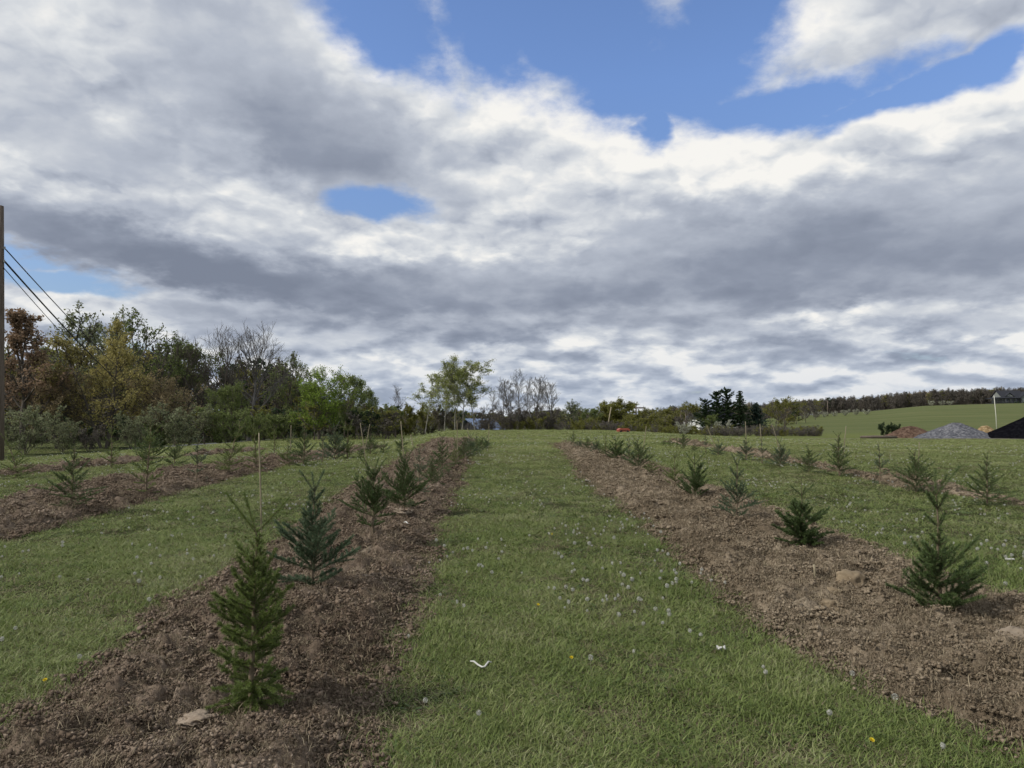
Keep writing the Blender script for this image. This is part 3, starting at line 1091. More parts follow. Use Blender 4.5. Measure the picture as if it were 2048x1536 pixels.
sap_kind('broad', K, wide=0.0026, twig=1.2, seed=4, hgt=0.62, leader=0.08, dens=1920, needle=0.020,
         whorls=[(.10, .30, 5, 14), (.22, .36, 7, 30), (.34, .34, 8, 40), (.46, .28, 7, 45), (.6, .22, 5, 48), (.76, .20, 4, 50), (.9, .16, 3, 52)],
         crotch=V((.18, 56, 175), (.2, 54, 5), (.16, 70, 60)))
sap_kind('open_spread', K, wide=0.0026, twig=1.2, seed=5, hgt=0.80, leader=0.0, dens=1824, needle=0.021,
         whorls=[(.05, .20, 7, 4), (.12, .27, 8, 16), (.20, .30, 9, 28), (.28, .30, 9, 36), (.37, .27, 8, 42), (.47, .20, 6, 46), (.60, .13, 4, 48), (.75, .12, 3, 50), (.88, .12, 3, 50)],
         crotch=V((.22, 54, 160), (.26, 44, 12), (.18, 60, 60), (.16, 52, 280)))
sap_kind('squat', K, wide=0.0026, twig=1.2, seed=6, hgt=0.46, leader=0.16, dens=2640, needle=0.019,
         whorls=[(.10, .22, 7, 4), (.22, .26, 8, 14), (.36, .26, 8, 24), (.5, .20, 7, 32), (.66, .13, 5, 40)],
         crotch=V((.15, 38, 5), (.12, 40, 160), (.10, 46, 280)), skirt=.15)
sap_kind('airy', B_, wide=0.0026, twig=1.2, seed=7, hgt=0.72, leader=0.0, dens=1488, needle=0.018, lean=.03,
         whorls=[(.10, .26, 5, 8), (.22, .32, 6, 20), (.34, .28, 6, 32), (.46, .24, 6, 42), (.6, .18, 4, 45), (.76, .17, 4, 48)],
         crotch=V((.20, 52, 20), (.18, 58, 110), (.17, 56, 190)))
sap_kind('fan', K, wide=0.0026, twig=1.2, seed=8, hgt=0.52, leader=0.04, dens=1872, needle=0.021,
         whorls=[(.10, .32, 6, 24), (.24, .36, 8, 38), (.38, .30, 7, 46), (.55, .22, 5, 48), (.75, .20, 4, 46)],
         crotch=V((.22, 50, 170), (.22, 46, 8), (.16, 70, 70)))
# lighter shapes for the rows behind
FAR = dict(wide=0.0058, dens=480)
sap_kind('lanky', G, seed=11, hgt=0.86, leader=0.26, needle=0.019, lean=.05, whorls=[(.08, .24, 5, 8), (.2, .26, 6, 24), (.34, .24, 6, 34), (.48, .18, 4, 42), (.66, .17, 4, 45), (.84, .15, 4, 50)],
         crotch=V((.22, 55, 160), (.20, 58, 30), (.15, 62, 270)), **FAR)
sap_kind('bushy', K, seed=12, hgt=0.62, leader=0.10, needle=0.020, whorls=[(.08, .26, 7, 6), (.2, .32, 8, 22), (.34, .32, 9, 34), (.5, .26, 8, 42), (.68, .20, 6, 46), (.85, .15, 4, 50)],
         crotch=V((.16, 55, 160), (.15, 58, 30)), **FAR)
sap_kind('fork', G, seed=13, hgt=0.60, leader=0.0, needle=0.021, whorls=[(.1, .2, 5, 10), (.24, .26, 6, 26), (.42, .24, 6, 36), (.62, .18, 4, 44)],
         crotch=V((.30, 56, 175), (.28, 52, 8), (.18, 70, 90), (.15, 50, 270)), **FAR)
sap_kind('thin', B_, seed=14, hgt=0.70, leader=0.18, needle=0.018, whorls=[(.06, .26, 5, 8), (.3, .16, 4, 25), (.5, .20, 5, 34), (.62, .16, 4, 40), (.8, .14, 4, 48)],
         crotch=V((.16, 56, 170), (.17, 52, 20), (.12, 60, 90)), **FAR)
sap_kind('cone', K, seed=15, hgt=0.78, leader=0.08, needle=0.020, whorls=[(.06, .28, 7, 4), (.18, .30, 8, 14), (.3, .28, 8, 24), (.43, .24, 7, 32), (.56, .20, 6, 38), (.7, .16, 5, 44), (.84, .12, 4, 48)],
         crotch=V((.12, 56, 170), (.13, 52, 20)), **FAR)
sap_kind('brush', B_, seed=16, hgt=0.54, leader=0.0, needle=0.020, whorls=[(.08, .30, 7, 18), (.22, .36, 8, 34), (.38, .32, 8, 46), (.56, .24, 6, 54)],
         crotch=V((.20, 62, 170), (.2, 58, 20), (.14, 76, 90)), **FAR)
sap_kind('tilt', G, seed=17, hgt=0.70, leader=0.20, needle=0.019, lean=.18, whorls=[(.08, .28, 6, 8), (.2, .30, 7, 24), (.36, .26, 6, 36), (.55, .16, 4, 45), (.8, .16, 4, 52)],
         crotch=V((.20, 60, 160), (.22, 48, 20), (.2, 66, 60)), **FAR)
sap_kind('tuft', K, seed=18, hgt=0.40, leader=0.22, needle=0.020, whorls=[(.08, .22, 7, 10), (.26, .24, 8, 28), (.5, .20, 7, 40)],
         crotch=V((.14, 50, 170), (.12, 46, 20)), **FAR)
sap_total = {k: max(float(np.max([v.co.z for v in m_.vertices])) for m_ in SAP[k][1:3]) for k in SAP}

ORD = ['first', 'second', 'third', 'fourth', 'fifth', 'sixth', 'seventh', 'eighth', 'ninth', 'tenth', 'eleventh', 'twelfth', 'thirteenth', 'fourteenth', 'fifteenth', 'sixteenth', 'seventeenth']
# base column, base line, line of the top, shape, turn in degrees; own words for the nearest
ROWS = {
    'middle_left': ('in the soil strip left of the middle grass strip', [
        (505, 1408, 978, 'column', 0, 'tall yellow-green fir sapling with forked top, biggest and frontmost in the left soil strip'),
        (625, 1172, 936, 'blue_spread', 40, 'blue-green spreading fir sapling right behind the tall frontmost one'),
        (745, 1082, 912, 'vase', 0, 'vase-shaped sapling with forked top beside a leaning pale stake'),
        (808, 1020, 892, 'broad', 10, 'broad dark sapling with a straight stake and bare stem foot, fourth in the left strip'),
        (838, 992, 888, 'thin', 30, None), (864, 968, 912, 'bushy', 60, None), (884, 948, 866, 'cone', 20, None), (912, 926, 868, 'fork', 80, None),
        (928, 914, 866, 'bushy', 120, None), (941, 907, 862, 'brush', 10, None), (953, 901, 866, 'cone', 60, None), (964, 896, 868, 'bushy', 200, None), (974, 892, 868, 'brush', 240, None)]),
    'outer_left_row': ('in the second soil strip left of the middle', [
        (143, 1016, 886, 'cone', 70, 'bright-leadered sapling with two pale upright shoots, nearest in the reddish strip at far left'),
        (292, 982, 838, 'lanky', 0, 'lanky sapling with long leaning pale top shoots in the reddish left strip'),
        (393, 960, 868, 'thin', 50, None), (456, 944, 836, 'tilt', 320, None), (512, 936, 838, 'lanky', 120, None),
        (575, 925, 862, 'fork', 20, None), (608, 925, 843, 'cone', 10, None), (645, 918, 858, 'thin', 90, None), (669, 913, 840, 'brush', 40, None), (695, 911, 838, 'fork', 140, None),
        (722, 908, 884, 'tuft', 30, None), (741, 903, 864, 'bushy', 10, None), (768, 900, 872, 'tuft', 80, None), (803, 897, 868, 'bushy', 140, None)]),
    'lane_row': ('in the outermost strip beside the lane', [
        (33, 948, 860, 'tilt', 70, 'sapling with spread low branches close to the utility pole'),
        (223, 930, 836, 'lanky', 210, None), (297, 924, 846, 'bushy', 40, None), (349, 921, 862, 'tuft', 20, None), (549, 904, 848, 'lanky', 70, None), (581, 900, 862, 'thin', 10, None)]),
    'middle_right': ('in the soil strip right of the middle grass strip', [
        (1880, 1218, 928, 'open_spread', 0, 'large spreading fir sapling with forked top, frontmost in the right soil strip'),
        (1605, 1088, 952, 'squat', 0, 'squat dense dark sapling with thin leader, second in the right strip'),
        (1474, 1028, 903, 'airy', 20, 'airy grey-green sapling you can see through, third in the right strip'),
        (1390, 988, 903, 'fan', 0, 'fan-shaped sapling with forked top, fourth in the right strip'),
        (1350, 968, 890, 'fork', 10, None), (1304, 948, 896, 'fork', 60, None), (1276, 934, 870, 'bushy', 20, None), (1258, 927, 872, 'thin', 50, None), (1232, 918, 868, 'fan', 40, None),
        (1211, 909, 858, 'fork', 10, None), (1192, 904, 870, 'brush', 30, None), (1175, 898, 872, 'bushy', 90, None), (1159, 893, 872, 'brush', 150, None), (1147, 888, 860, 'cone', 30, None)]),
    'outer_right_row': ('in the worn soil line on the right', [
        (1975, 999, 904, 'cone', 30, 'evenly layered sapling, nearest in the worn line on the right'),
        (1832, 974, 894, 'bushy', 10, 'full sapling with a thin stake, second in the worn line on the right'),
        (1760, 959, 884, 'thin', 60, None), (1678, 944, 862, 'cone', 120, None), (1618, 936, 890, 'bushy', 60, None), (1560, 924, 872, 'brush', 20, None), (1524, 920, 872, 'thin', 10, None),
        (1492, 914, 868, 'airy', 40, None), (1437, 905, 874, 'brush', 100, None), (1412, 901, 866, 'thin', 150, None), (1388, 897, 880, 'tuft', 20, None), (1367, 892, 862, 'bushy', 60, None),
        (1354, 889, 870, 'lanky', 30, None), (1340, 887, 872, 'tuft', 70, None), (1327, 886, 874, 'tuft', 10, None)]),
}
SAP_AT = {}
for rowname, (where, lst) in ROWS.items():
    for q, (u, vb, vt, kind, turn, words) in enumerate(lst):
        x, y, z = soil_spot(u, vb)
        if q < 4 and rowname.startswith('middle'):
            z = top_z(x, y) - 0.015
        else:
            z = max(z, top_z(x, y)) - 0.02
        want = max(0.25, height_for(vt, y, z))
        sc = want / sap_total[kind]
        lab = words or '%s conifer sapling from the front %s' % (ORD[q], where)
        t = thing('conifer_sapling', lab, 'sapling', (x, y, z), math.radians(turn), 'saplings planted in rows', sc)
        if q >= 4 or not rowname.startswith('middle'):
            t.scale = (sc * 1.22, sc * 1.22, sc)
        SAP_AT[(rowname, q)] = (x, y, z)
        for nm, me in zip(('trunk', 'branches', 'needles'), SAP[kind][:3]):
            p = obj(nm, me, None, t)
            if nm != 'trunk':
                p['kind'] = 'stuff'

# ------------------------------------------------------------------ stakes
STAKES = [('middle_left', 0, 519, 866, 'thin pale stake behind the tall frontmost sapling on the left'), ('middle_left', 2, 721, 846, 'leaning pale stake of the vase-shaped sapling'),
          ('middle_left', 3, 802, 842, 'straight stake of the broad dark sapling in the left strip'), ('middle_left', 4, 822, 869, 'short stake of the fifth sapling in the left strip'),
          ('middle_left', 7, 914, 840, 'stake of the eighth sapling in the left strip'), ('middle_left', 9, 935, 856, 'stake of the tenth sapling in the left strip'), ('middle_left', 12, 978, 848, 'slanting stake of the last sapling in the left strip'),
          ('outer_left_row', 5, 583, 850, 'thick pale stake among the forked saplings of the reddish strip'), ('outer_left_row', 10, 740, 848, 'stake at the eleventh sapling of the reddish strip'),
          ('middle_right', 6, 1292, 852, 'slanting stake of the seventh sapling in the right strip'),
          ('outer_right_row', 8, 1413, 851, 'stake of the ninth sapling in the worn line'), ('outer_right_row', 7, 1490, 843, 'stake of the eighth sapling in the worn line'),
          ('outer_right_row', 6, 1519, 848, 'stake of the seventh sapling in the worn line'), ('outer_right_row', 5, 1543, 848, 'bent pale stake of the sixth sapling in the worn line'),
          ('outer_right_row', 3, 1691, 852, 'slanting stake of the fourth sapling in the worn line'), ('outer_right_row', 1, 1836, 884, 'stake of the second sapling in the worn line')]
for rowname, q, u, vt, lab in STAKES:
    x, y, z = SAP_AT[(rowname, q)]
    y = y + 0.05
    h = height_for(vt, y, z)
    tx = (u - 1024) / FPX * (y + 0.05) * 1.0
    b = MB()
    r = 0.0042 if y < 9 else min(0.010, 0.004 + 0.0003 * y)
    bow = 0.05 if 'bent' in lab else 0.008
    pts = [(0.03 + (tx - x - 0.03) * f + bow * math.sin(3.14 * f), 0.05 * f, -0.08 + (h + 0.08) * f) for f in (0, .2, .4, .6, .8, .97, 1.0)]
    b.tube(pts, [r, r, r * .95, r * .95, r * .9, r * .9, r * .6], 7)
    o = b.build('stake', M['stake'], None, True)
    o.location = (x, y, z)
    tag(o, lab, 'stake', 'stakes of the saplings')

# ------------------------------------------------------------------ broadleaved trees
def polyline(R, p, d, L, n, jit, lift):
    pts = [np.array(p, float)]
    d = np.array(d, float); d /= np.linalg.norm(d)
    for q in range(n):
        d = d + R.normal(0, jit, 3) + np.array([0, 0, lift / n])
        d /= np.linalg.norm(d)
        pts.append(pts[-1] + d * L / n)
    return np.array(pts)


def tree_mesh(seed, stems=1, splay=0.0, bole=0.25, limbs=12, spread=0.35, up0=20, up1=65, sub=6, twigs=5, wob=0.10, profile='round',
              leaves=0, leaf=0.016, leaf_r=0.05, leaf_from=0.0, rad=0.018, twig_r=0.0022, lift=0.5, sub_len=0.5, twig_len=0.42, limb_r=0.55):
    """A tree one unit high. Returns wood and leaf meshes."""
    R = np.random.RandomState(seed)
    wv = []; wf = []; off = 0
    tips = []

    def add(pts, r0, r1, sides):
        nonlocal off
        v, f = tube_np(pts, np.linspace(r0, r1, len(pts)), sides)
        wv.append(v); wf.append(f + off); off += len(v)
    for s in range(stems):
        a = 6.283 * s / max(stems, 1) + R.rand()
        hs = 1.0 if s == 0 else R.uniform(0.72, 0.98)
        base = (math.cos(a) * 0.02 * (stems > 1), math.sin(a) * 0.02 * (stems > 1), -0.02)
        tr = polyline(R, base, (math.cos(a) * splay, math.sin(a) * splay, 1.0), hs * 0.93, 8, wob * 0.5, 0.25)
        tr[:, 2] *= hs * 0.93 / tr[-1, 2]
        rs = rad * (1.0 if stems < 3 else 0.62)
        add(tr, rs, rs * 0.14, 6)
        for k in range(limbs):
            t = bole + (0.98 - bole) * (k + R.rand() * 0.7) / limbs
            i0 = min(int(t * 8), 7)
            p = tr[i0] + (tr[i0 + 1] - tr[i0]) * (t * 8 - i0)
            tt = (t - bole) / (1 - bole)
            if profile == 'round':
                w = math.sin(math.pi * (0.16 + 0.74 * tt)) ** 0.7
            elif profile == 'vase':
                w = 0.55 + 0.45 * math.sin(math.pi * (0.35 + 0.5 * tt))
            elif profile == 'broad':
                w = 1.0 - 0.55 * tt
            else:
                w = 0.75 * (1.02 - tt) ** 0.6 + 0.12
            L = spread * w * R.uniform(0.75, 1.25) * (0.6 if stems >= 3 else 1.0)
            az = k * 2.4 + R.normal(0, 0.4) if stems < 3 else a + R.normal(0, 1.3)
            el = math.radians(up0 + (up1 - up0) * tt + R.normal(0, 8))
            lp = polyline(R, p, (math.cos(az) * math.cos(el), math.sin(az) * math.cos(el), math.sin(el)), L, 5, wob, lift)
            lr = rs * limb_r * (1.1 - 0.75 * t)
            add(lp, lr, lr * 0.2, 4)
            for m_ in range(sub):
                f = 0.25 + 0.75 * (m_ + R.rand()) / sub
                i1 = min(int(f * 5), 4)
                q = lp[i1] + (lp[i1 + 1] - lp[i1]) * (f * 5 - i1)
                dv = (lp[i1 + 1] - lp[i1]); dv /= np.linalg.norm(dv) + 1e-9
                dv = dv + R.normal(0, 0.62, 3)
                Ls = L * sub_len * (1.15 - 0.6 * f) * R.uniform(0.7, 1.3)
                sp = polyline(R, q, dv, Ls, 3, wob * 1.2, lift * 0.7)
                add(sp, max(lr * 0.35, twig_r * 1.4), twig_r, 3)
                for z_ in range(twigs):
                    f2 = 0.2 + 0.8 * (z_ + R.rand()) / twigs
                    i2 = min(int(f2 * 3), 2)
                    q2 = sp[i2] + (sp[i2 + 1] - sp[i2]) * (f2 * 3 - i2)
                    dv2 = (sp[i2 + 1] - sp[i2]); dv2 /= np.linalg.norm(dv2) + 1e-9
                    dv2 = dv2 + R.normal(0, 0.55, 3)
                    tp = polyline(R, q2, dv2, Ls * twig_len * R.uniform(0.7, 1.3), 2, wob, lift * 0.6)
                    add(tp, twig_r, twig_r * 0.5, 3)
                    tips.append((tp[0], tp[2]))
    wood = mesh_np('trunk', np.concatenate(wv), np.concatenate(wf), True)
    lv = None
    if leaves:
        tips = [t for t in tips if t[1][2] > leaf_from]
        A = np.array([t[0] for t in tips]); B = np.array([t[1] for t in tips])
        who = R.randint(0, len(A), leaves)
        # leaf density differs from twig to twig, so the crown has thin and thick places
        dens = R.rand(len(A)) ** 0.6
        who = who[R.rand(leaves) < dens[who]]
        n = len(who)
        c = A[who] + (B[who] - A[who]) * R.uniform(0.1, 1.1, (n, 1)) + R.normal(0, leaf_r * 0.4, (n, 3))
        e1 = R.normal(0, 1, (n, 3)); e1 /= np.linalg.norm(e1, axis=1, keepdims=True)
        e2 = np.cross(e1, R.normal(0, 1, (n, 3))); e2 /= np.linalg.norm(e2, axis=1, keepdims=True)
        sz = leaf * R.uniform(0.6, 1.3, (n, 1))
        lvv = np.stack([c - e1 * sz, c + e2 * sz * 0.55, c + e1 * sz, c - e2 * sz * 0.55], 1).reshape(-1, 3)
        lv = mesh_np('crown', lvv, np.arange(n * 4).reshape(-1, 4))
    return wood, lv


def spruce_mesh(seed, rows=22, spread=0.2, per=7, droop=-0.25, leaf=0.016, n_leaf=4200, bare=0.08, ragged=0.35, taper=1.0):
    R = np.random.RandomState(seed)
    wv = []; wf = []; off = 0
    tr = polyline(R, (0, 0, -0.02), (0, 0, 1), 1.0, 6, 0.01, 0)
    v, f = tube_np(tr, np.linspace(0.016, 0.003, 7), 6); wv.append(v); wf.append(f); off += len(v)
    A = []; B = []
    for r in range(rows):
        t = bare + (0.985 - bare) * (r / rows) ** 0.92
        L0 = spread * (1.0 - t) ** taper * 1.12 + 0.018
        for c in range(per):
            az = 6.283 * c / per + r * 0.7 + R.normal(0, 0.25)
            L = L0 * (1 + ragged * R.normal(0, 1) * 0.6)
            if L < 0.01: continue
            p = np.array([0, 0, t + R.normal(0, 0.008)])
            lp = polyline(R, p, (math.cos(az), math.sin(az), droop + 0.5 * t), L, 3, 0.06, 0.25)
            v, f = tube_np(lp, [0.0035, 0.0028, 0.002, 0.001], 3); wv.append(v); wf.append(f + off); off += len(v)
            for q in range(3):
                A.append(lp[q]); B.append(lp[q + 1])
    A = np.array(A); B = np.array(B)
    n = n_leaf
    wts = np.linalg.norm(B - A, axis=1); who = R.choice(len(A), n, p=wts / wts.sum())
    D = B[who] - A[who]
    c = A[who] + D * R.rand(n, 1) + R.normal(0, 0.008, (n, 3)) + np.array([0, 0, -0.004])
    e1 = D / (np.linalg.norm(D, axis=1, keepdims=True) + 1e-9) + R.normal(0, 0.7, (n, 3)); e1 /= np.linalg.norm(e1, axis=1, keepdims=True)
    e2 = np.cross(e1, R.normal(0, 1, (n, 3))); e2 /= np.linalg.norm(e2, axis=1, keepdims=True)
    sz = leaf * R.uniform(0.6, 1.3, (n, 1))
    lv = np.stack([c - e1 * sz, c + e2 * sz * 0.45, c + e1 * sz, c - e2 * sz * 0.45], 1).reshape(-1, 3)
    return mesh_np('trunk', np.concatenate(wv), np.concatenate(wf), True), mesh_np('crown', lv, np.arange(n * 4).reshape(-1, 4))


LM = {
    'ochre': leaf_mat('ochre_young_leaves', [(0.215, 0.186, 0.066), (0.328, 0.288, 0.102), (0.441, 0.390, 0.164)]),
    'aspen': leaf_mat('aspen_leaves', [(0.168, 0.192, 0.058), (0.267, 0.299, 0.092), (0.376, 0.409, 0.156)], trans=0.5),
    'rust': leaf_mat('rust_buds', [(0.169, 0.115, 0.075), (0.260, 0.181, 0.118), (0.350, 0.254, 0.169)]),
    'bronze': leaf_mat('bronze_leaves', [(0.189, 0.144, 0.080), (0.293, 0.232, 0.128), (0.402, 0.331, 0.189)]),
    'spring': leaf_mat('spring_green_leaves', [(0.102, 0.157, 0.028), (0.181, 0.262, 0.044), (0.282, 0.363, 0.080)]),
    'mid': leaf_mat('mid_green_leaves', [(0.088, 0.116, 0.042), (0.150, 0.188, 0.062), (0.227, 0.267, 0.104)]),
    'olive': leaf_mat('olive_leaves', [(0.102, 0.105, 0.028), (0.172, 0.173, 0.044), (0.242, 0.245, 0.072)]),
    'grey': leaf_mat('grey_green_leaves', [(0.127, 0.145, 0.075), (0.210, 0.233, 0.127), (0.322, 0.341, 0.209)]),
    'dark': leaf_mat('dark_evergreen', [(0.016, 0.029, 0.014), (0.029, 0.051, 0.022), (0.053, 0.081, 0.034)]),
    'bluedark': leaf_mat('blue_evergreen', [(0.022, 0.040, 0.034), (0.040, 0.068, 0.053), (0.070, 0.102, 0.078)]),
    'twig': leaf_mat('brown_twiggery', [(0.064, 0.058, 0.050), (0.098, 0.088, 0.076), (0.138, 0.125, 0.108)], trans=0.0),
    'blossom': leaf_mat('white_blossom', [(0.22, 0.23, 0.16), (0.38, 0.39, 0.30), (0.55, 0.56, 0.48)]),
}
KIND = {}


def kind(key, maker, wood_mat, leaf_key=None, **kw):
    wd, lv = maker(**kw)
    top = max(float(np.max([v.co.z for v in m_.vertices])) for m_ in (wd, lv) if m_ is not None)
    for m_ in (wd, lv):
        if m_ is not None:
            a = np.empty(len(m_.vertices) * 3, np.float32)
            m_.vertices.foreach_get('co', a)
            m_.vertices.foreach_set('co', a / top)
            m_.update()
    wd.materials.append(M[wood_mat])
    if lv is not None:
        lv.materials.append(LM[leaf_key])
    KIND[key] = (wd, lv)


kind('maple', tree_mesh, 'bark', 'ochre', seed=1, stems=3, splay=0.30, bole=0.18, limbs=11, spread=0.62, up0=12, up1=62, sub=7, twigs=5, profile='broad', leaves=24000, leaf=0.0095, leaf_r=0.05, rad=0.022)
kind('maple_low', tree_mesh, 'bark', 'bronze', seed=2, stems=2, splay=0.25, bole=0.30, limbs=12, spread=0.55, up0=10, up1=55, sub=6, twigs=5, profile='round', leaves=13000, leaf=0.0125, leaf_r=0.05)
kind('rust', tree_mesh, 'bark', 'rust', seed=3, bole=0.15, limbs=20, spread=0.36, up0=35, up1=72, sub=6, twigs=5, profile='cone', leaves=12000, leaf=0.0095, leaf_r=0.03, lift=0.8)
kind('sparse', tree_mesh, 'bark', 'grey', seed=4, stems=1, bole=0.35, limbs=14, spread=0.32, up0=25, up1=68, sub=6, twigs=4, profile='vase', leaves=4200, leaf=0.012, leaf_r=0.03, lift=0.6)
kind('sparse_b', tree_mesh, 'bark', 'mid', seed=5, stems=2, splay=0.12, bole=0.30, limbs=10, spread=0.30, up0=25, up1=68, sub=6, twigs=4, profile='vase', leaves=4200, leaf=0.012, leaf_r=0.03, lift=0.6)
kind('bare_round', tree_mesh, 'bark_grey', None, seed=6, bole=0.28, limbs=20, spread=0.50, up0=25, up1=74, sub=10, twigs=8, profile='round', twig_r=0.0011, lift=0.7, rad=0.02)
kind('bare_dark', tree_mesh, 'bark', None, seed=7, bole=0.22, limbs=22, spread=0.40, up0=30, up1=74, sub=9, twigs=8, profile='vase', twig_r=0.0012, lift=0.8)
kind('bare_slim', tree_mesh, 'bark_grey', None, seed=8, bole=0.30, limbs=16, spread=0.30, up0=35, up1=74, sub=8, twigs=7, profile='vase', twig_r=0.0012, lift=0.6, rad=0.013)
kind('bare_pale', tree_mesh, 'bark_grey', None, seed=9, stems=2, splay=0.10, bole=0.40, limbs=12, spread=0.26, up0=38, up1=72, sub=7, twigs=6, profile='round', twig_r=0.0015, rad=0.011)
kind('leafy', tree_mesh, 'bark', 'spring', seed=10, stems=2, splay=0.14, bole=0.20, limbs=14, spread=0.50, up0=5, up1=62, sub=7, twigs=5, profile='round', leaves=19000, leaf=0.0135, leaf_r=0.06, rad=0.022)
kind('leafy_dark', tree_mesh, 'bark', 'mid', seed=11, bole=0.12, limbs=16, spread=0.46, up0=10, up1=62, sub=6, twigs=5, profile='round', leaves=13000, leaf=0.0145, leaf_r=0.06)
kind('leafy_olive', tree_mesh, 'bark', 'olive', seed=12, bole=0.24, limbs=16, spread=0.52, up0=15, up1=65, sub=7, twigs=5, profile='round', leaves=7500, leaf=0.0165, leaf_r=0.05)
kind('dome', tree_mesh, 'bark', 'olive', seed=13, bole=0.10, limbs=18, spread=0.52, up0=5, up1=70, sub=6, twigs=5, profile='round', leaves=15000, leaf=0.022, leaf_r=0.08)
kind('aspen', tree_mesh, 'bark_pale', 'aspen', seed=14, bole=0.30, limbs=17, spread=0.26, up0=42, up1=72, sub=6, twigs=5, profile='vase', leaves=9000, leaf=0.0080, leaf_r=0.035, rad=0.0065, lift=0.5)
kind('aspen_b', tree_mesh, 'bark_pale', 'aspen', seed=15, bole=0.34, limbs=15, spread=0.28, up0=40, up1=70, sub=6, twigs=5, profile='round', leaves=7000, leaf=0.0080, leaf_r=0.035, rad=0.006, lift=0.5)
kind('shrub_grey', tree_mesh, 'bark', 'grey', seed=16, stems=6, splay=0.65, bole=0.10, limbs=8, spread=0.55, up0=30, up1=65, sub=5, twigs=4, profile='vase', leaves=7500, leaf=0.020, leaf_r=0.05, rad=0.012, twig_r=0.003)
kind('shrub_dark', tree_mesh, 'bark', 'mid', seed=17, stems=6, splay=0.75, bole=0.05, limbs=8, spread=0.60, up0=15, up1=60, sub=5, twigs=4, profile='round', leaves=6500, leaf=0.028, leaf_r=0.07, rad=0.012, twig_r=0.004)
kind('shrub_olive', tree_mesh, 'bark', 'olive', seed=18, stems=6, splay=0.75, bole=0.05, limbs=8, spread=0.60, up0=15, up1=60, sub=5, twigs=4, profile='round', leaves=5500, leaf=0.028, leaf_r=0.07, rad=0.012, twig_r=0.004)
kind('shrub_twig', tree_mesh, 'bark', 'twig', seed=19, stems=6, splay=0.65, bole=0.05, limbs=8, spread=0.50, up0=35, up1=70, sub=6, twigs=5, profile='vase', leaves=3000, leaf=0.022, leaf_r=0.05, rad=0.010, twig_r=0.0035)
kind('blossom', tree_mesh, 'bark', 'blossom', seed=20, stems=5, splay=0.8, bole=0.08, limbs=7, spread=0.6, up0=20, up1=60, sub=5, twigs=4, profile='round', leaves=3600, leaf=0.030, leaf_r=0.07, rad=0.012, twig_r=0.004)
kind('pine', spruce_mesh, 'bark', 'dark', seed=21, rows=14, spread=0.26, per=6, droop=-0.05, leaf=0.022, n_leaf=5200, bare=0.14, ragged=0.8, taper=0.62)
kind('spruce', spruce_mesh, 'bark', 'dark', seed=22, rows=26, spread=0.24, per=7, droop=-0.35, leaf=0.018, n_leaf=6500, ragged=0.35, taper=0.95)
kind('spruce_blue', spruce_mesh, 'bark', 'bluedark', seed=23, rows=24, spread=0.34, per=8, droop=-0.2, leaf=0.022, n_leaf=6500, ragged=0.3, taper=0.9)
kind('juniper', tree_mesh, 'bark', 'dark', seed=24, stems=6, splay=0.8, bole=0.04, limbs=8, spread=0.60, up0=15, up1=70, sub=5, twigs=4, profile='round', leaves=7000, leaf=0.034, leaf_r=0.09, rad=0.012, twig_r=0.004)

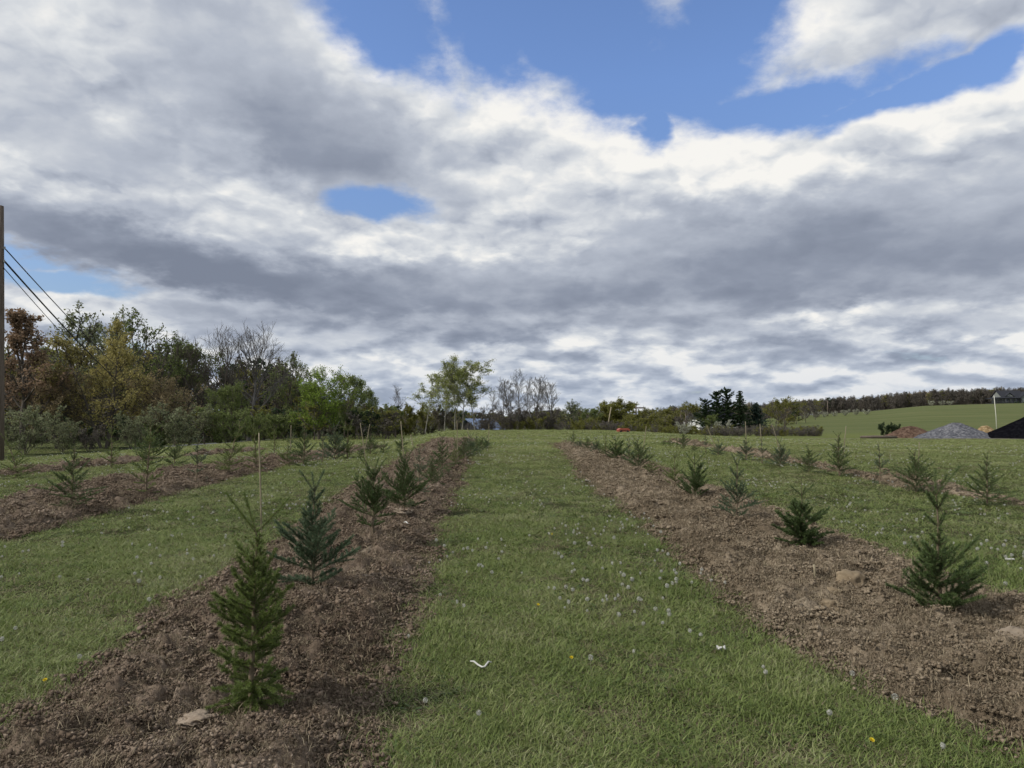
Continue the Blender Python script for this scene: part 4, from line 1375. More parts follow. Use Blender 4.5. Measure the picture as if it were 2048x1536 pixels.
# (shape, column, distance, line of the top, width factor, name, label, group)
TREES = [
    ('rust', 48, 42, 612, 1.25, 'reddish_tree', 'rust-brown upright tree in bud behind the utility pole', None),
    ('rust', -60, 43, 640, 1.3, 'reddish_tree', 'rust-brown tree in bud at the picture edge behind the pole', None),
    ('sparse', 148, 54, 602, 1.15, 'thin_crowned_tree', 'tall thin-leaved tree rising above the ochre maple, left of it', 'woodland edge trees'),
    ('sparse', 222, 57, 604, 1.0, 'thin_crowned_tree', 'thin-leaved tree showing just above the top of the ochre maple', 'woodland edge trees'),
    ('sparse_b', 302, 56, 618, 1.1, 'thin_crowned_tree', 'thin-leaved tree rising on the right of the ochre maple', 'woodland edge trees'),
    ('maple', 212, 44, 640, 1.10, 'maple_tree', 'broad ochre-leaved maple with low forked trunk at the wood edge', None),
    ('maple_low', 322, 45, 728, 1.25, 'maple_tree', 'low bronze-leaved crown right of the broad ochre maple', None),
    ('maple_low', 118, 43, 712, 0.95, 'maple_tree', 'low golden crown between the rust tree and the broad maple', None),
    ('leafy_dark', 352, 62, 668, 1.0, 'dark_tree', 'dark green tree between the ochre maple and the bare trees', 'woodland edge trees'),
    ('bare_dark', 392, 60, 654, 1.1, 'bare_tree', 'dark bare tree left of the big round bare tree', 'bare trees of the wood'),
    ('bare_dark', 440, 58, 648, 1.1, 'bare_tree', 'dark bare tree with dense upright twigs next to the big round one', 'bare trees of the wood'),
    ('bare_round', 498, 57, 630, 1.12, 'bare_tree', 'big round-crowned bare grey tree at the wood edge', 'bare trees of the wood'),
    ('leafy_dark', 470, 52, 760, 1.1, 'dark_tree', 'low dark green tree under the big round bare tree', None),
    ('sparse_b', 562, 64, 700, 1.0, 'thin_crowned_tree', 'thin dark tree right of the big round bare tree', 'woodland edge trees'),
    ('sparse_b', 602, 68, 704, 0.9, 'thin_crowned_tree', 'thin-leaved tree behind the bright green leafy tree, left side', 'woodland edge trees'),
    ('leafy', 638, 50, 728, 1.15, 'leafy_tree', 'bright spring-green leafy tree with two trunks at the meadow edge', None),
    ('leafy_dark', 690, 53, 738, 1.0, 'leafy_tree', 'darker green tree pressed against the bright leafy tree', None),
    ('leafy_dark', 742, 62, 772, 1.05, 'dark_tree', 'dark rounded tree right of the bright leafy tree', None),
    ('bare_slim', 798, 78, 768, 1.2, 'bare_tree', 'small bare tree left of the aspens', None),
    ('shrub_dark', 778, 66, 804, 0.9, 'bush', 'dark green bush left of the aspens', 'bushes along the crest'),
    ('dome', 818, 70, 802, 0.8, 'leafy_tree', 'small rounded green tree left of the aspens', None),
    ('shrub_olive', 858, 72, 806, 0.9, 'bush', 'olive bush below the sparse left aspen', 'bushes along the crest'),
    ('aspen_b', 850, 66, 742, 1.7, 'aspen_tree', 'sparse leaning aspen, leftmost of the pale-trunked clump', 'aspen clump on the crest'),
    ('aspen', 889, 63, 724, 1.35, 'aspen_tree', 'pale straight-trunked aspen, left in the clump', 'aspen clump on the crest'),
    ('aspen', 910, 62, 706, 1.35, 'aspen_tree', 'tallest pale aspen in the middle of the clump', 'aspen clump on the crest'),
    ('aspen_b', 924, 64, 714, 1.7, 'aspen_tree', 'pale aspen leaning right, third trunk of the clump', 'aspen clump on the crest'),
    ('aspen_b', 950, 65, 728, 1.7, 'aspen_tree', 'aspen with the rightmost crown of the clump', 'aspen clump on the crest'),
    ('shrub_twig', 885, 68, 806, 1.0, 'bush', 'brown twiggy bush behind the aspen trunks', 'bushes along the crest'),
    ('bare_slim', 1006, 72, 764, 1.2, 'bare_tree', 'bare tree nearest the aspens in the bare group', 'bare group on the crest'),
    ('bare_slim', 1040, 70, 736, 1.35, 'bare_tree', 'tallest bare tree of the group right of the aspens', 'bare group on the crest'),
    ('bare_pale', 1068, 73, 748, 1.2, 'bare_tree', 'slender bare tree just right of the tallest bare one', 'bare group on the crest'),
    ('bare_slim', 1086, 76, 768, 1.0, 'bare_tree', 'low bare tree between the two pale-trunked bare ones', 'bare group on the crest'),
    ('bare_pale', 1104, 72, 758, 1.2, 'bare_tree', 'pale-trunked bare tree, last of the bare group', 'bare group on the crest'),
    ('bare_slim', 984, 76, 772, 1.1, 'bare_tree', 'small bare tree squeezed against the aspen clump', 'bare group on the crest'),
    ('bare_pale', 1022, 75, 752, 1.2, 'bare_tree', 'bare tree left of the tallest bare one', 'bare group on the crest'),
    ('bare_slim', 1054, 78, 752, 1.1, 'bare_tree', 'bare tree behind the tallest bare one, showing on its right', 'bare group on the crest'),
    ('sparse', 1138, 78, 797, 1.7, 'round_tree', 'small round thin-leaved tree right of the bare group', None),
    ('leafy_dark', 1178, 90, 812, 1.6, 'dark_tree', 'low dark tree left of the two green domes', None),
    ('dome', 1214, 92, 798, 1.6, 'leafy_tree', 'green dome-shaped tree, left one of the pair', None),
    ('dome', 1243, 90, 793, 1.7, 'leafy_tree', 'green dome-shaped tree, right one of the pair', None),
    ('leafy_olive', 1288, 95, 814, 1.9, 'olive_tree_crown', 'low olive tree right of the green domes', None),
    ('leafy_olive', 1334, 98, 812, 2.0, 'olive_tree_crown', 'low olive tree midway between the domes and the pines', None),
    ('leafy_olive', 1384, 100, 801, 1.5, 'olive_tree_crown', 'brownish olive tree left of the pines', None),
    ('pine', 1410, 96, 794, 1.15, 'pine_tree', 'dark ragged pine, lowest and leftmost of the pines', 'pines by the white house'),
    ('pine', 1434, 98, 777, 0.95, 'pine_tree', 'tall dark ragged pine, left of the tallest', 'pines by the white house'),
    ('pine', 1454, 98, 772, 0.95, 'pine_tree', 'tallest dark ragged pine', 'pines by the white house'),
    ('spruce', 1480, 97, 781, 1.1, 'spruce_tree', 'dark pointed spruce right of the pines', None),
    ('spruce_blue', 1512, 98, 804, 1.4, 'spruce_tree', 'broad blue-green spruce beside the olive tree', None),
    ('leafy_olive', 1568, 88, 791, 1.4, 'olive_tree_crown', 'spreading olive-brown tree with short trunk at the foot of the hill', None),
    ('leafy_dark', 1422, 94, 826, 1.2, 'dark_tree', 'low dark tree at the foot of the pines', None),
    ('shrub_grey', 52, 35, 806, 1.2, 'bush', 'grey-green willow bush behind the utility pole', 'bushes at the wood edge'),
    ('shrub_grey', 128, 38, 832, 1.1, 'bush', 'low grey-green bush below the golden crown', 'bushes at the wood edge'),
    ('shrub_grey', 268, 40, 818, 0.95, 'bush', 'grey-green bush right of the maple trunk', 'bushes at the wood edge'),
    ('shrub_grey', 368, 42, 802, 1.3, 'bush', 'largest pale grey-green bush, below the dark bare trees', 'bushes at the wood edge'),
    ('shrub_dark', 452, 44, 806, 1.1, 'bush', 'dark bush below the big round bare tree', 'bushes at the wood edge'),
    ('shrub_twig', 180, 39, 846, 1.2, 'bush', 'twiggy brown bush at the foot of the maple', 'bushes at the wood edge'),
    ('shrub_dark', 318, 44, 838, 1.2, 'bush', 'dark low bush between two grey-green ones', 'bushes at the wood edge'),
    ('shrub_dark', 512, 47, 826, 1.2, 'bush', 'dark low bush right of the round bare tree', 'bushes at the wood edge'),
    ('shrub_dark', 556, 50, 818, 1.3, 'bush', 'dark bush left of the bright leafy tree', 'bushes at the wood edge'),
    ('shrub_dark', 612, 54, 822, 1.2, 'bush', 'dark bush under the bright leafy tree', 'bushes at the wood edge'),
    ('shrub_dark', 700, 56, 818, 1.4, 'bush', 'dark bush under the darker leafy tree', 'bushes at the wood edge'),
    ('shrub_twig', 975, 71, 812, 1.2, 'bush', 'brown twiggy bush right of the blue roof', 'bushes along the crest'),
    ('shrub_twig', 1018, 69, 806, 1.3, 'bush', 'brown twiggy bush under the tallest bare tree', 'bushes along the crest'),
    ('shrub_twig', 1056, 70, 808, 1.3, 'bush', 'brown twiggy bush under the slender bare tree', 'bushes along the crest'),
    ('shrub_twig', 1096, 71, 812, 1.3, 'bush', 'brown twiggy bush under the pale-trunked bare tree', 'bushes along the crest'),
    ('shrub_olive', 1180, 80, 832, 1.3, 'bush', 'olive bush in front of the low dark tree', 'bushes along the crest'),
    ('shrub_olive', 1275, 78, 828, 1.5, 'bush', 'olive bush right of the green domes', 'bushes along the crest'),
    ('shrub_olive', 1316, 78, 826, 1.4, 'bush', 'olive bush midway to the pines', 'bushes along the crest'),
    ('shrub_twig', 1356, 78, 822, 1.4, 'bush', 'brown bush left of the pines', 'bushes along the crest'),
    ('blossom', 1368, 66, 842, 1.0, 'blossom_bush', 'pale blossoming bush behind the far end of the worn line', None),
    ('blossom', 1445, 74, 838, 1.0, 'blossom_bush', 'white blossoming bush in front of the pines', None),
    ('juniper', 1768, 74, 843, 0.95, 'round_bush', 'dark round evergreen bush, left half of the pair by the piles', None),
    ('juniper', 1787, 74, 843, 0.9, 'round_bush', 'dark round evergreen bush, right half of the pair by the piles', None),
]
for q, (kd, u, dist, vt, wf_, nm, lab, grp) in enumerate(TREES):
    x, y, z = stand(u, dist)
    h = height_for(vt, dist, z)
    t = thing(nm, lab, 'bush' if 'bush' in nm else 'tree', (x, y, z), 0.0, grp)
    t.rotation_euler = (0, 0, (q * 2.39996) % 6.283)
    t.scale = (h * wf_, h * wf_, h)
    wd, lv = KIND[kd]
    obj('trunk', wd, None, t)
    if lv is not None:
        obj('crown', lv, None, t)
# white blossom along the upper edge of the hillside field
bl = [(1612, 829, 236), (1630, 828, 240), (1648, 827, 238), (1668, 826, 241), (1690, 825, 240), (1712, 824, 243), (1733, 823, 240), (1862, 812, 300), (1884, 811, 302), (1900, 810, 300)]
for q, (u, vb, dist) in enumerate(bl):
    x, y, z = stand(u, dist)
    h = 2.0 + 0.6 * ((q * 37) % 10) / 10
    t = thing('blossom_bush', '%s white blossoming bush from the left along the top edge of the hillside field' % ORD[q], 'bush', (x, y, z - 0.1), q * 1.3, 'blossom along the hillside')
    t.scale = (h * 1.15, h * 1.15, h)
    for nm, me in zip(('trunk', 'crown'), KIND['blossom']):
        obj(nm, me, None, t)


# ------------------------------------------------------------------ woods too far or too thick to count
def far_tree(seed, leafy, mat_w, mat_l, n_leaf=260, leaf=0.05):
    w_, l_ = tree_mesh(seed=seed, bole=0.2, limbs=9, spread=0.36, up0=35, up1=72, sub=5, twigs=3, profile='vase' if seed % 2 else 'round', leaves=n_leaf if leafy else 0,
                       leaf=leaf, leaf_r=0.07, twig_r=0.006, rad=0.018, lift=0.7)
    w_.materials.append(mat_w)
    if l_ is None:
        return w_
    nv = len(w_.vertices)
    wv = np.empty(nv * 3, np.float32); w_.vertices.foreach_get('co', wv)
    lv = np.empty(len(l_.vertices) * 3, np.float32); l_.vertices.foreach_get('co', lv)
    wf = np.array([p.vertices[:] for p in w_.polygons]); lf = np.arange(len(lv) // 3).reshape(-1, 4) + nv
    allv = np.concatenate([wv, lv]).reshape(-1, 3)
    me = mesh_np('far_tree', allv / allv[:, 2].max(), [wf, lf])
    me.materials.append(mat_w); me.materials.append(mat_l)
    me.polygons.foreach_set('material_index', np.concatenate([np.zeros(len(wf)), np.ones(len(lf))]).astype(np.int32))
    return me


fm = M['bark']
R = np.random.RandomState(9)
far_kinds = [far_tree(60, True, fm, LM['twig'], 1100, 0.022), far_tree(61, True, fm, LM['twig'], 1000, 0.022), far_tree(62, True, fm, LM['twig'], 1200, 0.02),
             far_tree(63, True, fm, LM['olive'], 420, 0.036), far_tree(64, True, fm, LM['bronze'], 300, 0.03), far_tree(65, True, fm, LM['dark'], 520, 0.05)]
P_ = []; S_ = []; I_ = []
for q in range(2300):
    ang = R.uniform(0.22, 1.05)
    y = R.uniform(372, 455) if R.rand() < 0.75 else R.uniform(455, 580)
    x = ang * y
    h = R.uniform(8.8, 10.8) * (0.82 + 0.18 * min(1, (ang - 0.2) / 0.4))
    P_.append((x, y, float(H(x, y)) - 0.3)); S_.append((h * R.uniform(0.9, 1.3), h * R.uniform(0.9, 1.3), h)); I_.append(int(R.choice(6, p=[.32, .32, .24, .07, .03, .02])))
N = len(P_)
scatter('ridge_woods', P_, np.stack([np.zeros(N), np.zeros(N), R.uniform(0, 6.28, N)], -1), S_, I_, far_kinds, ('brown leafless wood covering the ridge behind the dark house', 'woods'))
P_ = []; S_ = []; I_ = []
for q in range(620):
    u = R.uniform(680, 1640)
    dist = R.uniform(150, 420)
    x, y, z = stand(u, dist)
    h = R.uniform(3.2, 5.2) * (0.6 + dist / 300)
    P_.append((x, y, z - 0.3)); S_.append((h * 1.2, h * 1.2, h)); I_.append(int(R.choice(6, p=[.22, .22, .16, .24, .06, .10])))
N = len(P_)
scatter('distant_woods', P_, np.stack([np.zeros(N), np.zeros(N), R.uniform(0, 6.28, N)], -1), S_, I_, far_kinds, ('low distant woods along the horizon beyond the crest', 'woods'))
P_ = []; S_ = []; I_ = []
for q in range(330):
    u = R.uniform(-260, 735)
    dist = R.uniform(60, 110) if u < 560 else R.uniform(64, 110)
    x, y, z = stand(u, dist)
    vmax = np.interp(u, [-260, 60, 330, 380, 560, 600, 735], [665, 665, 680, 690, 700, 745, 800])
    h = height_for(vmax, dist, z) * R.uniform(0.45, 0.98)
    P_.append((x, y, z - 0.2)); S_.append((h * 0.9, h * 0.9, h)); I_.append(int(R.choice(6, p=[.22, .2, .16, .26, .06, .10])))
for q in range(190):      # undergrowth that closes the wood
    u = R.uniform(-200, 800)
    dist = R.uniform(48, 75)
    x, y, z = stand(u, dist)
    h = R.uniform(1.6, 3.2)
    P_.append((x, y, z - 0.2)); S_.append((h * 1.5, h * 1.5, h)); I_.append(int(R.choice([0, 3, 5, 3])))
N = len(P_)
scatter('deep_woods', P_, np.stack([np.zeros(N), np.zeros(N), R.uniform(0, 6.28, N)], -1), S_, I_, far_kinds, ('dim depth of the wood behind the edge trees on the left', 'woods'))
P_ = []; S_ = []; I_ = []
hedge_kinds = [KIND['shrub_twig'][1], KIND['shrub_olive'][1], KIND['shrub_twig'][0]]
for q in range(190):
    u = R.uniform(1090, 1640) if q < 150 else R.uniform(740, 1090)
    dist = np.interp(u, [740, 1090, 1640], [70, 70, 72]) + R.uniform(-2, 4)
    x, y, z = stand(u, dist)
    h = R.uniform(0.7, 1.35) if u > 1100 else R.uniform(0.8, 1.6)
    P_.append((x, y, z - 0.1)); S_.append((h * 1.3, h * 1.3, h)); I_.append(int(R.choice(3, p=[.62, .2, .18])))
N = len(P_)
scatter('hedge_brush', P_, np.stack([np.zeros(N), np.zeros(N), R.uniform(0, 6.28, N)], -1), S_, I_, hedge_kinds, ('low grey-brown brush along the far edge of the meadow', 'brush'))

# ------------------------------------------------------------------ utility pole and cables
M['pole'] = simple_mat('weathered_pole', (0.085, 0.068, 0.055), (0.17, 0.14, 0.118), 6.0, 0.9, 0.1, 0.01, stretch=(6, 6, 0.4))
M['cable'] = simple_mat('black_cable', (0.012, 0.012, 0.014), (0.022, 0.022, 0.024), 4.0, 0.5, 0.3)
M['steel'] = simple_mat('galvanised_steel', (0.25, 0.26, 0.27), (0.36, 0.37, 0.38), 8.0, 0.5, 0.5)
px_, py_, pz_ = spot(-2, 921)
ph = height_for(412, py_, pz_)
t = thing('utility_pole', 'weathered wooden utility pole at the meadow edge with black cables', 'utility pole', (px_, py_, pz_))
b = MB(); b.tube([(0, 0, -0.5), (-0.09, 0, ph * 0.3), (-0.20, 0, ph * 0.7), (-0.29, 0, ph)], [0.145, 0.135, 0.118, 0.105], 14)
b.build('shaft', M['pole'], t, True)
zc = [height_for(vv, py_, pz_) for vv in (497, 523, 536)]
for q, z in enumerate(zc[:2]):
    b = MB(); b.tube([(-0.42, -0.02, z), (-0.05, -0.02, z)], [0.012, 0.012], 6); b.tube([(-0.07, -0.02, z - 0.03), (-0.07, -0.02, z + 0.05)], [0.022, 0.022], 8)
    b.build('cable_bracket', M['steel'], t)
b = MB(); b.tube([(0.06, -0.13, 0.05), (-0.09, -0.125, ph * 0.55)], [0.012, 0.012], 6)
b.build('ground_wire_cover', M['steel'], t)


def strand(name, lab, a, bb, sag, r, bulge=None):
    A, B2 = np.array(a), np.array(bb)
    f = np.linspace(0, 1, 26)[:, None]
    pts = A + (B2 - A) * f
    pts[:, 2] -= sag * 4 * (f * (1 - f))[:, 0]
    m_ = MB(); m_.tube(pts, [r] * 26, 6)
    if bulge:
        k = int(bulge * 25)
        m_.tube([pts[k], pts[k] + (pts[k + 1] - pts[k]) * 0.5], [r * 2.6, r * 2.6], 7)
    o = m_.build(name, M['cable'], None, True)
    tag(o, lab, 'cable', 'cables of the utility pole')


end1 = stand(330, 88); end2 = stand(345, 88)
far_z = height_for(826, 88, 0)
strand('overhead_cable', 'upper thin black cable running from the pole into the wood', (px_ - 0.08, py_, pz_ + zc[0]), (end2[0], end2[1], far_z + 0.5), 0.75, 0.018)
strand('overhead_cable', 'thick lower black cable with a splice running from the pole into the wood', (px_ - 0.08, py_ + 0.02, pz_ + zc[1]), (end1[0], end1[1], far_z), 0.85, 0.028, 0.42)
strand('overhead_cable', 'thinnest black cable just under the thick one', (px_ - 0.08, py_ - 0.02, pz_ + zc[2]), (end1[0] - 1.2, end1[1], far_z + 0.3), 0.95, 0.013)

# ------------------------------------------------------------------ far poles
for u, dist, vt, r, arm, lean, lab in ((1272, 105, 811, 0.13, True, 0.0, 'far wooden pole with a crossarm rising above the olive bushes'),
                                       (1361, 100, 821, 0.11, False, 0.0, 'far short pole left of the pines'), (1371, 92, 827, 0.07, False, 0.0, 'thin far post right of the short pole'),
                                       (1213, 84, 814, 0.085, False, -0.55, 'leaning pale pole in front of the green domes'),
                                       (1655, 250, 801, 0.2, False, 0.0, 'dark utility pole on the hillside by the white blossom'), (1951, 262, 790, 0.05, False, 0.0, None)):
    if lab is None: continue
    x, y, z = stand(u, dist)
    h = height_for(vt, dist, z)
    t = thing('far_pole', lab, 'pole', (x, y, z), 0, 'far poles')
    b = MB(); b.tube([(0 - lean * 0.0, 0, -0.4), (lean * -1.0 * 0.5, 0, h * 0.5), (-lean, 0, h)], [r, r * 0.9, r * 0.75], 8)
    b.build('shaft', M['stake'] if 'pale' in lab else M['pole'], t, True)
    if arm:
        b = MB(); b.box(-1.3, 1.3, -0.08, 0.08, h - 0.45, h - 0.25); b.build('crossarm', M['pole'], t)
        for sx in (-1.15, 0.0, 1.15):
            b = MB(); b.tube([(sx, 0, h - 0.25), (sx, 0, h - 0.02)], [0.05, 0.04], 6); b.build('insulator', M['steel'], t)
M['white_paint'] = simple_mat('white_paint', (0.42, 0.42, 0.36), (0.52, 0.52, 0.46), 4.0, 0.6, 0.3)
x, y, z = stand(1991, 72)
h = height_for(791, 72, z)
t = thing('white_post', 'slim white post behind the black heap', 'post', (x, y, z))
b = MB(); b.tube([(0.02, 0, -0.3), (0, 0, h * .5), (-0.12, 0, h)], [0.040, 0.037, 0.034], 10); b.build('shaft', M['white_paint'], t, True)
b = MB(); b.tube([(-0.12, 0, h), (-0.12, 0, h + 0.05)], [0.065, 0.03], 10); b.build('cap', M['steel'], t)


# ------------------------------------------------------------------ heaps
def heap(name, lab, u, dist, half_px, vt, mat, seed, peak=0.0, rough=0.05, flat=0.08, ridge=None, grain=0.0):
    x, y, z = stand(u, dist)
    rx = half_px / FPX * dist
    h = height_for(vt, dist, z)
    nr, na = 44, 96
    r = np.linspace(0, 1.08, nr); a = np.linspace(0, 6.283, na, endpoint=False)
    Rr, Aa = np.meshgrid(r, a, indexing='ij')
    wob = 1 + 0.16 * (vnoise(np.cos(Aa) * 1.7 + seed, np.sin(Aa) * 1.7, seed) - 0.5)
    X, Y = Rr * rx * np.cos(Aa) * wob, Rr * rx * 0.85 * np.sin(Aa) * wob
    if ridge:
        prof = np.interp(X / rx, ridge[0], ridge[1])
        zz = prof * np.clip(1 - np.abs(Y / (rx * 0.85)) / np.maximum(np.sqrt(np.clip(1 - (X / rx) ** 2, 0.02, 1)), 0.1), 0, 1) ** 0.75
    else:
        zz = np.clip(1 - Rr, 0, 1)
        zz = np.where(zz > 1 - flat, 1 - flat * 0.5 - (1 - zz) ** 2 / (2 * flat), zz) if flat else zz
    zz = h * zz
    zz += h * rough * (fbm(X / rx * 3 + seed, Y / rx * 3, 3, seed) - 0.5) * (Rr < 1)
    if grain:
        zz += grain * (vnoise(X * 7, Y * 7, seed + 3) - 0.5) + grain * (RS.rand(*X.shape) - 0.5)
    zz = np.where(Rr > 1.0, -0.25, zz)
    v = np.stack([X, Y, zz - 0.02], -1).reshape(-1, 3)
    i = np.arange(nr - 1)[:, None] * na; j = np.arange(na)[None]; j2 = (j + 1) % na
    f = np.stack([i + j, i + j2, i + na + j2, i + na + j], -1).reshape(-1, 4)[:, ::-1]
    o = obj(name, mesh_np(name, v, f, grain == 0), mat)
    o.location = (x, y, z)
    return tag(o, lab, 'heap', 'heaps of loose material by the drive')


def speckle(name, cols, scale=5.0):
    m, n = material(name)
    vo = n.new('ShaderNodeTexVoronoi')
    n.put(vo.inputs['Vector'], n.new('ShaderNodeTexCoord').outputs['Object'])
    vo.inputs['Scale'].default_value = scale
    f = n.m('ADD', n.m('MULTIPLY', n.sep(vo.outputs['Color'])[0], 0.6), n.m('MULTIPLY', n.noise(n.new('ShaderNodeTexCoord').outputs['Object'], 1.2, 5.0, 0.7), 0.5))
    c = n.ramp(n.rng(f, 0.2, 0.85), [(i / (len(cols) - 1), c) for i, c in enumerate(cols)])
    return finish(m, n, c, 0.95, 0.0, vo.outputs['Distance'], 0.06)


M['mulch'] = speckle('red_brown_mulch', [(0.048, 0.031, 0.023), (0.088, 0.057, 0.042), (0.135, 0.092, 0.070)], 6.0)
M['gravel'] = speckle('grey_gravel', [(0.050, 0.052, 0.062), (0.092, 0.095, 0.108), (0.165, 0.166, 0.178)], 7.0)
M['sand'] = speckle('tan_chips', [(0.13, 0.09, 0.045), (0.23, 0.165, 0.09), (0.33, 0.25, 0.15)], 6.0)
M['black'] = speckle('black_mulch', [(0.003, 0.003, 0.004), (0.005, 0.005, 0.007), (0.009, 0.009, 0.011)], 6.0)
heap('mulch_heap', 'low red-brown mulch heap left of the grey gravel', 1818, 63, 56, 847, M['mulch'], 3, rough=0.10, flat=0.35, grain=0.04)
heap('gravel_heap', 'grey gravel heap between the red-brown and the black one', 1911, 60, 82, 843, M['gravel'], 5, rough=0.05, flat=0.14, grain=0.05)
heap('chip_heap', 'small tan heap behind the grey gravel', 1969, 66, 34, 847, M['sand'], 7, rough=0.08, flat=0.3, grain=0.04)
heap('black_heap', 'tall black mulch heap running out of the picture', 2092, 58, 132, 822, M['black'], 9, ridge=([-1, -0.72, -0.45, -0.2, 0.1, 0.5, 1], [0, 0.36, 0.66, 0.96, 1.0, 0.85, 0]), rough=0.06, grain=0.03)
# bare yard in front of the heaps
yd = []
for f_ in np.linspace(0, 1, 30):
    for g_ in (0, 0.5, 1):
        u_ = 1610 + 480 * f_
        dd = 52.5 + 6.5 * g_ + 1.0 * math.sin(f_ * 9 + g_ * 2)
        x, y, z = stand(u_, dd)
        yd.append((x, y, z + (0.03 if g_ == 0.5 else -0.01)))
f = [(3 * q + c, 3 * q + c + 3, 3 * q + c + 4, 3 * q + c + 1) for q in range(29) for c in range(2)]
M['yard'] = simple_mat('gravelly_dirt', (0.070, 0.062, 0.050), (0.14, 0.125, 0.10), 2.0, 0.95, 0.1, objspace=False)
tag(obj('dirt_drive', mesh_np('dirt_drive', yd, np.array(f), True), M['yard']), 'bare dirt drive in front of the heaps', kind='structure')
x, y, z = spot(1758, 877)
b = MB(); b.tube([(-1.5, 0, 0.12), (-0.4, 0.05, 0.13), (0.6, 0.0, 0.12), (1.5, 0.06, 0.10)], [0.10, 0.125, 0.12, 0.09], 9); b.tube([(0.3, 0, 0.2), (0.5, -0.2, 0.34)], [0.04, 0.02], 6)
o = b.build('log', M['pole'], None, True); o.location = (x, y, z)
tag(o, 'dark log lying on the grass in front of the red-brown heap', 'log')

# ------------------------------------------------------------------ house on the hill
M['siding'] = simple_mat('grey_green_siding', (0.16, 0.175, 0.165), (0.22, 0.235, 0.22), 2.0, 0.8, 0.1, stretch=(6, 6, 0.5))
M['roof_dark'] = simple_mat('charcoal_roof', (0.018, 0.020, 0.026), (0.036, 0.038, 0.046), 3.0, 0.8, 0.15)
M['trim_dark'] = simple_mat('dark_trim', (0.015, 0.015, 0.018), (0.028, 0.028, 0.03), 3.0, 0.6, 0.2)
m, n = material('window_glass')
M['glass'] = finish(m, n, (0.03, 0.035, 0.045), 0.06, 0.9)
M['curtain'] = simple_mat('pale_curtain', (0.45, 0.45, 0.44), (0.6, 0.6, 0.58), 3.0, 0.8, 0.1)
hx, hy, hz = stand(2020, 322)
S = 0.246
t = thing('hill_house', 'dark-roofed grey house with porch and gables on top of the hill', 'house', (hx, hy, hz - 0.05), math.radians(-4), None, 0.85)
b = MB(); b.box(-6.4, 5.2, -4.0, 5.0, 0, 3.2); b.prism([(-6.4, 3.2), (5.2, 3.2), (5.2, 3.25), (-6.4, 3.25)], -4.0, 5.0); b.build('wall', M['siding'], t)
# main roof, ridge along x, with gable ends of siding
rf = MB()
rf.v += [(-6.9, -4.6, 3.0), (5.6, -4.6, 3.0), (5.6, 0.5, 6.7), (-6.9, 0.5, 6.7), (-6.9, 5.6, 3.0), (5.6, 5.6, 3.0),
         (-6.9, -4.6, 3.22), (5.6, -4.6, 3.22), (5.6, 0.5, 6.95), (-6.9, 0.5, 6.95), (-6.9, 5.6, 3.22), (5.6, 5.6, 3.22)]
rf.f += [(6, 7, 8, 9), (9, 8, 11, 10), (0, 3, 2, 1), (3, 4, 5, 2), (0, 1, 7, 6), (4, 10, 11, 5), (0, 6, 9, 3), (3, 9, 10, 4), (1, 2, 8, 7), (2, 5, 11, 8)]
rf.build('roof', M['roof_dark'], t)
b = MB(); b.poly([(-6.42, -4.0, 3.2), (-6.42, 0.5, 6.5), (-6.42, 5.0, 3.2)]); b.poly([(-6.3, -4.0, 3.2), (-6.3, 5.0, 3.2), (-6.3, 0.5, 6.5)]); b.build('gable', M['siding'], t)


def front_gable(x0, x1, yf, z0, zt, yb):
    xm = (x0 + x1) / 2
    b = MB(); b.prism([(x0, z0), (x1, z0), (xm, zt)], yf, yb); b.build('gable', M['siding'], t)
    b = MB()
    for xa, xb in ((x0 - 0.5, xm), (x1 + 0.5, xm)):
        za = z0 - 0.5 * (zt - z0) / (xm - x0)
        q = [(xa, za + 0.03), (xb, zt + 0.03), (xb, zt + 0.30), (xa, za + 0.30)]
        b.prism(q if xa < xb else q[::-1], yf - 0.45, yb)
    b.build('gable_roof', M['roof_dark'], t)


front_gable(-4.9, -0.2, -4.05, 3.3, 5.4, 0.4)
b = MB(); b.box(2.2, 9.8, -6.0, 4.0, 0, 3.2); b.build('wing', M['siding'], t)
front_gable(2.2, 9.8, -6.0, 3.2, 6.0, 0.4)
# porch along the front and round the left corner
b = MB(); b.poly([(-10.0, -6.6, 2.75), (2.0, -6.6, 2.75), (2.0, -4.0, 3.35), (-6.9, -4.0, 3.35)]); b.poly([(-10.0, -6.6, 2.75), (-6.9, -4.0, 3.35), (-6.9, 4.5, 3.35), (-10.0, 4.5, 2.75)])
b.poly([(-10.0, -6.6, 2.6), (-6.9, -4.0, 3.2), (2.0, -4.0, 3.2), (2.0, -6.6, 2.6)]); b.poly([(-10.0, -6.6, 2.6), (-10.0, 4.5, 2.6), (-6.9, 4.5, 3.2), (-6.9, -4.0, 3.2)])
b.box(-10.02, 2.02, -6.66, -6.58, 2.5, 2.8); b.box(-10.06, -9.98, -6.6, 4.5, 2.5, 2.8)
b.build('porch_roof', M['roof_dark'], t)
b = MB(); b.box(-10.0, 2.0, -6.6, -4.02, -0.3, 0.25); b.box(-10.0, -6.42, -4.0, 4.5, -0.3, 0.24); b.build('porch_floor', M['trim_dark'], t)
for xx in (-9.9, -8.2, -6.4, -4.3, -2.2, 0.0, 1.85):
    b = MB(); b.box(xx - 0.1, xx + 0.1, -6.5, -6.3, 0.25, 2.6); b.build('porch_post', M['trim_dark'], t)
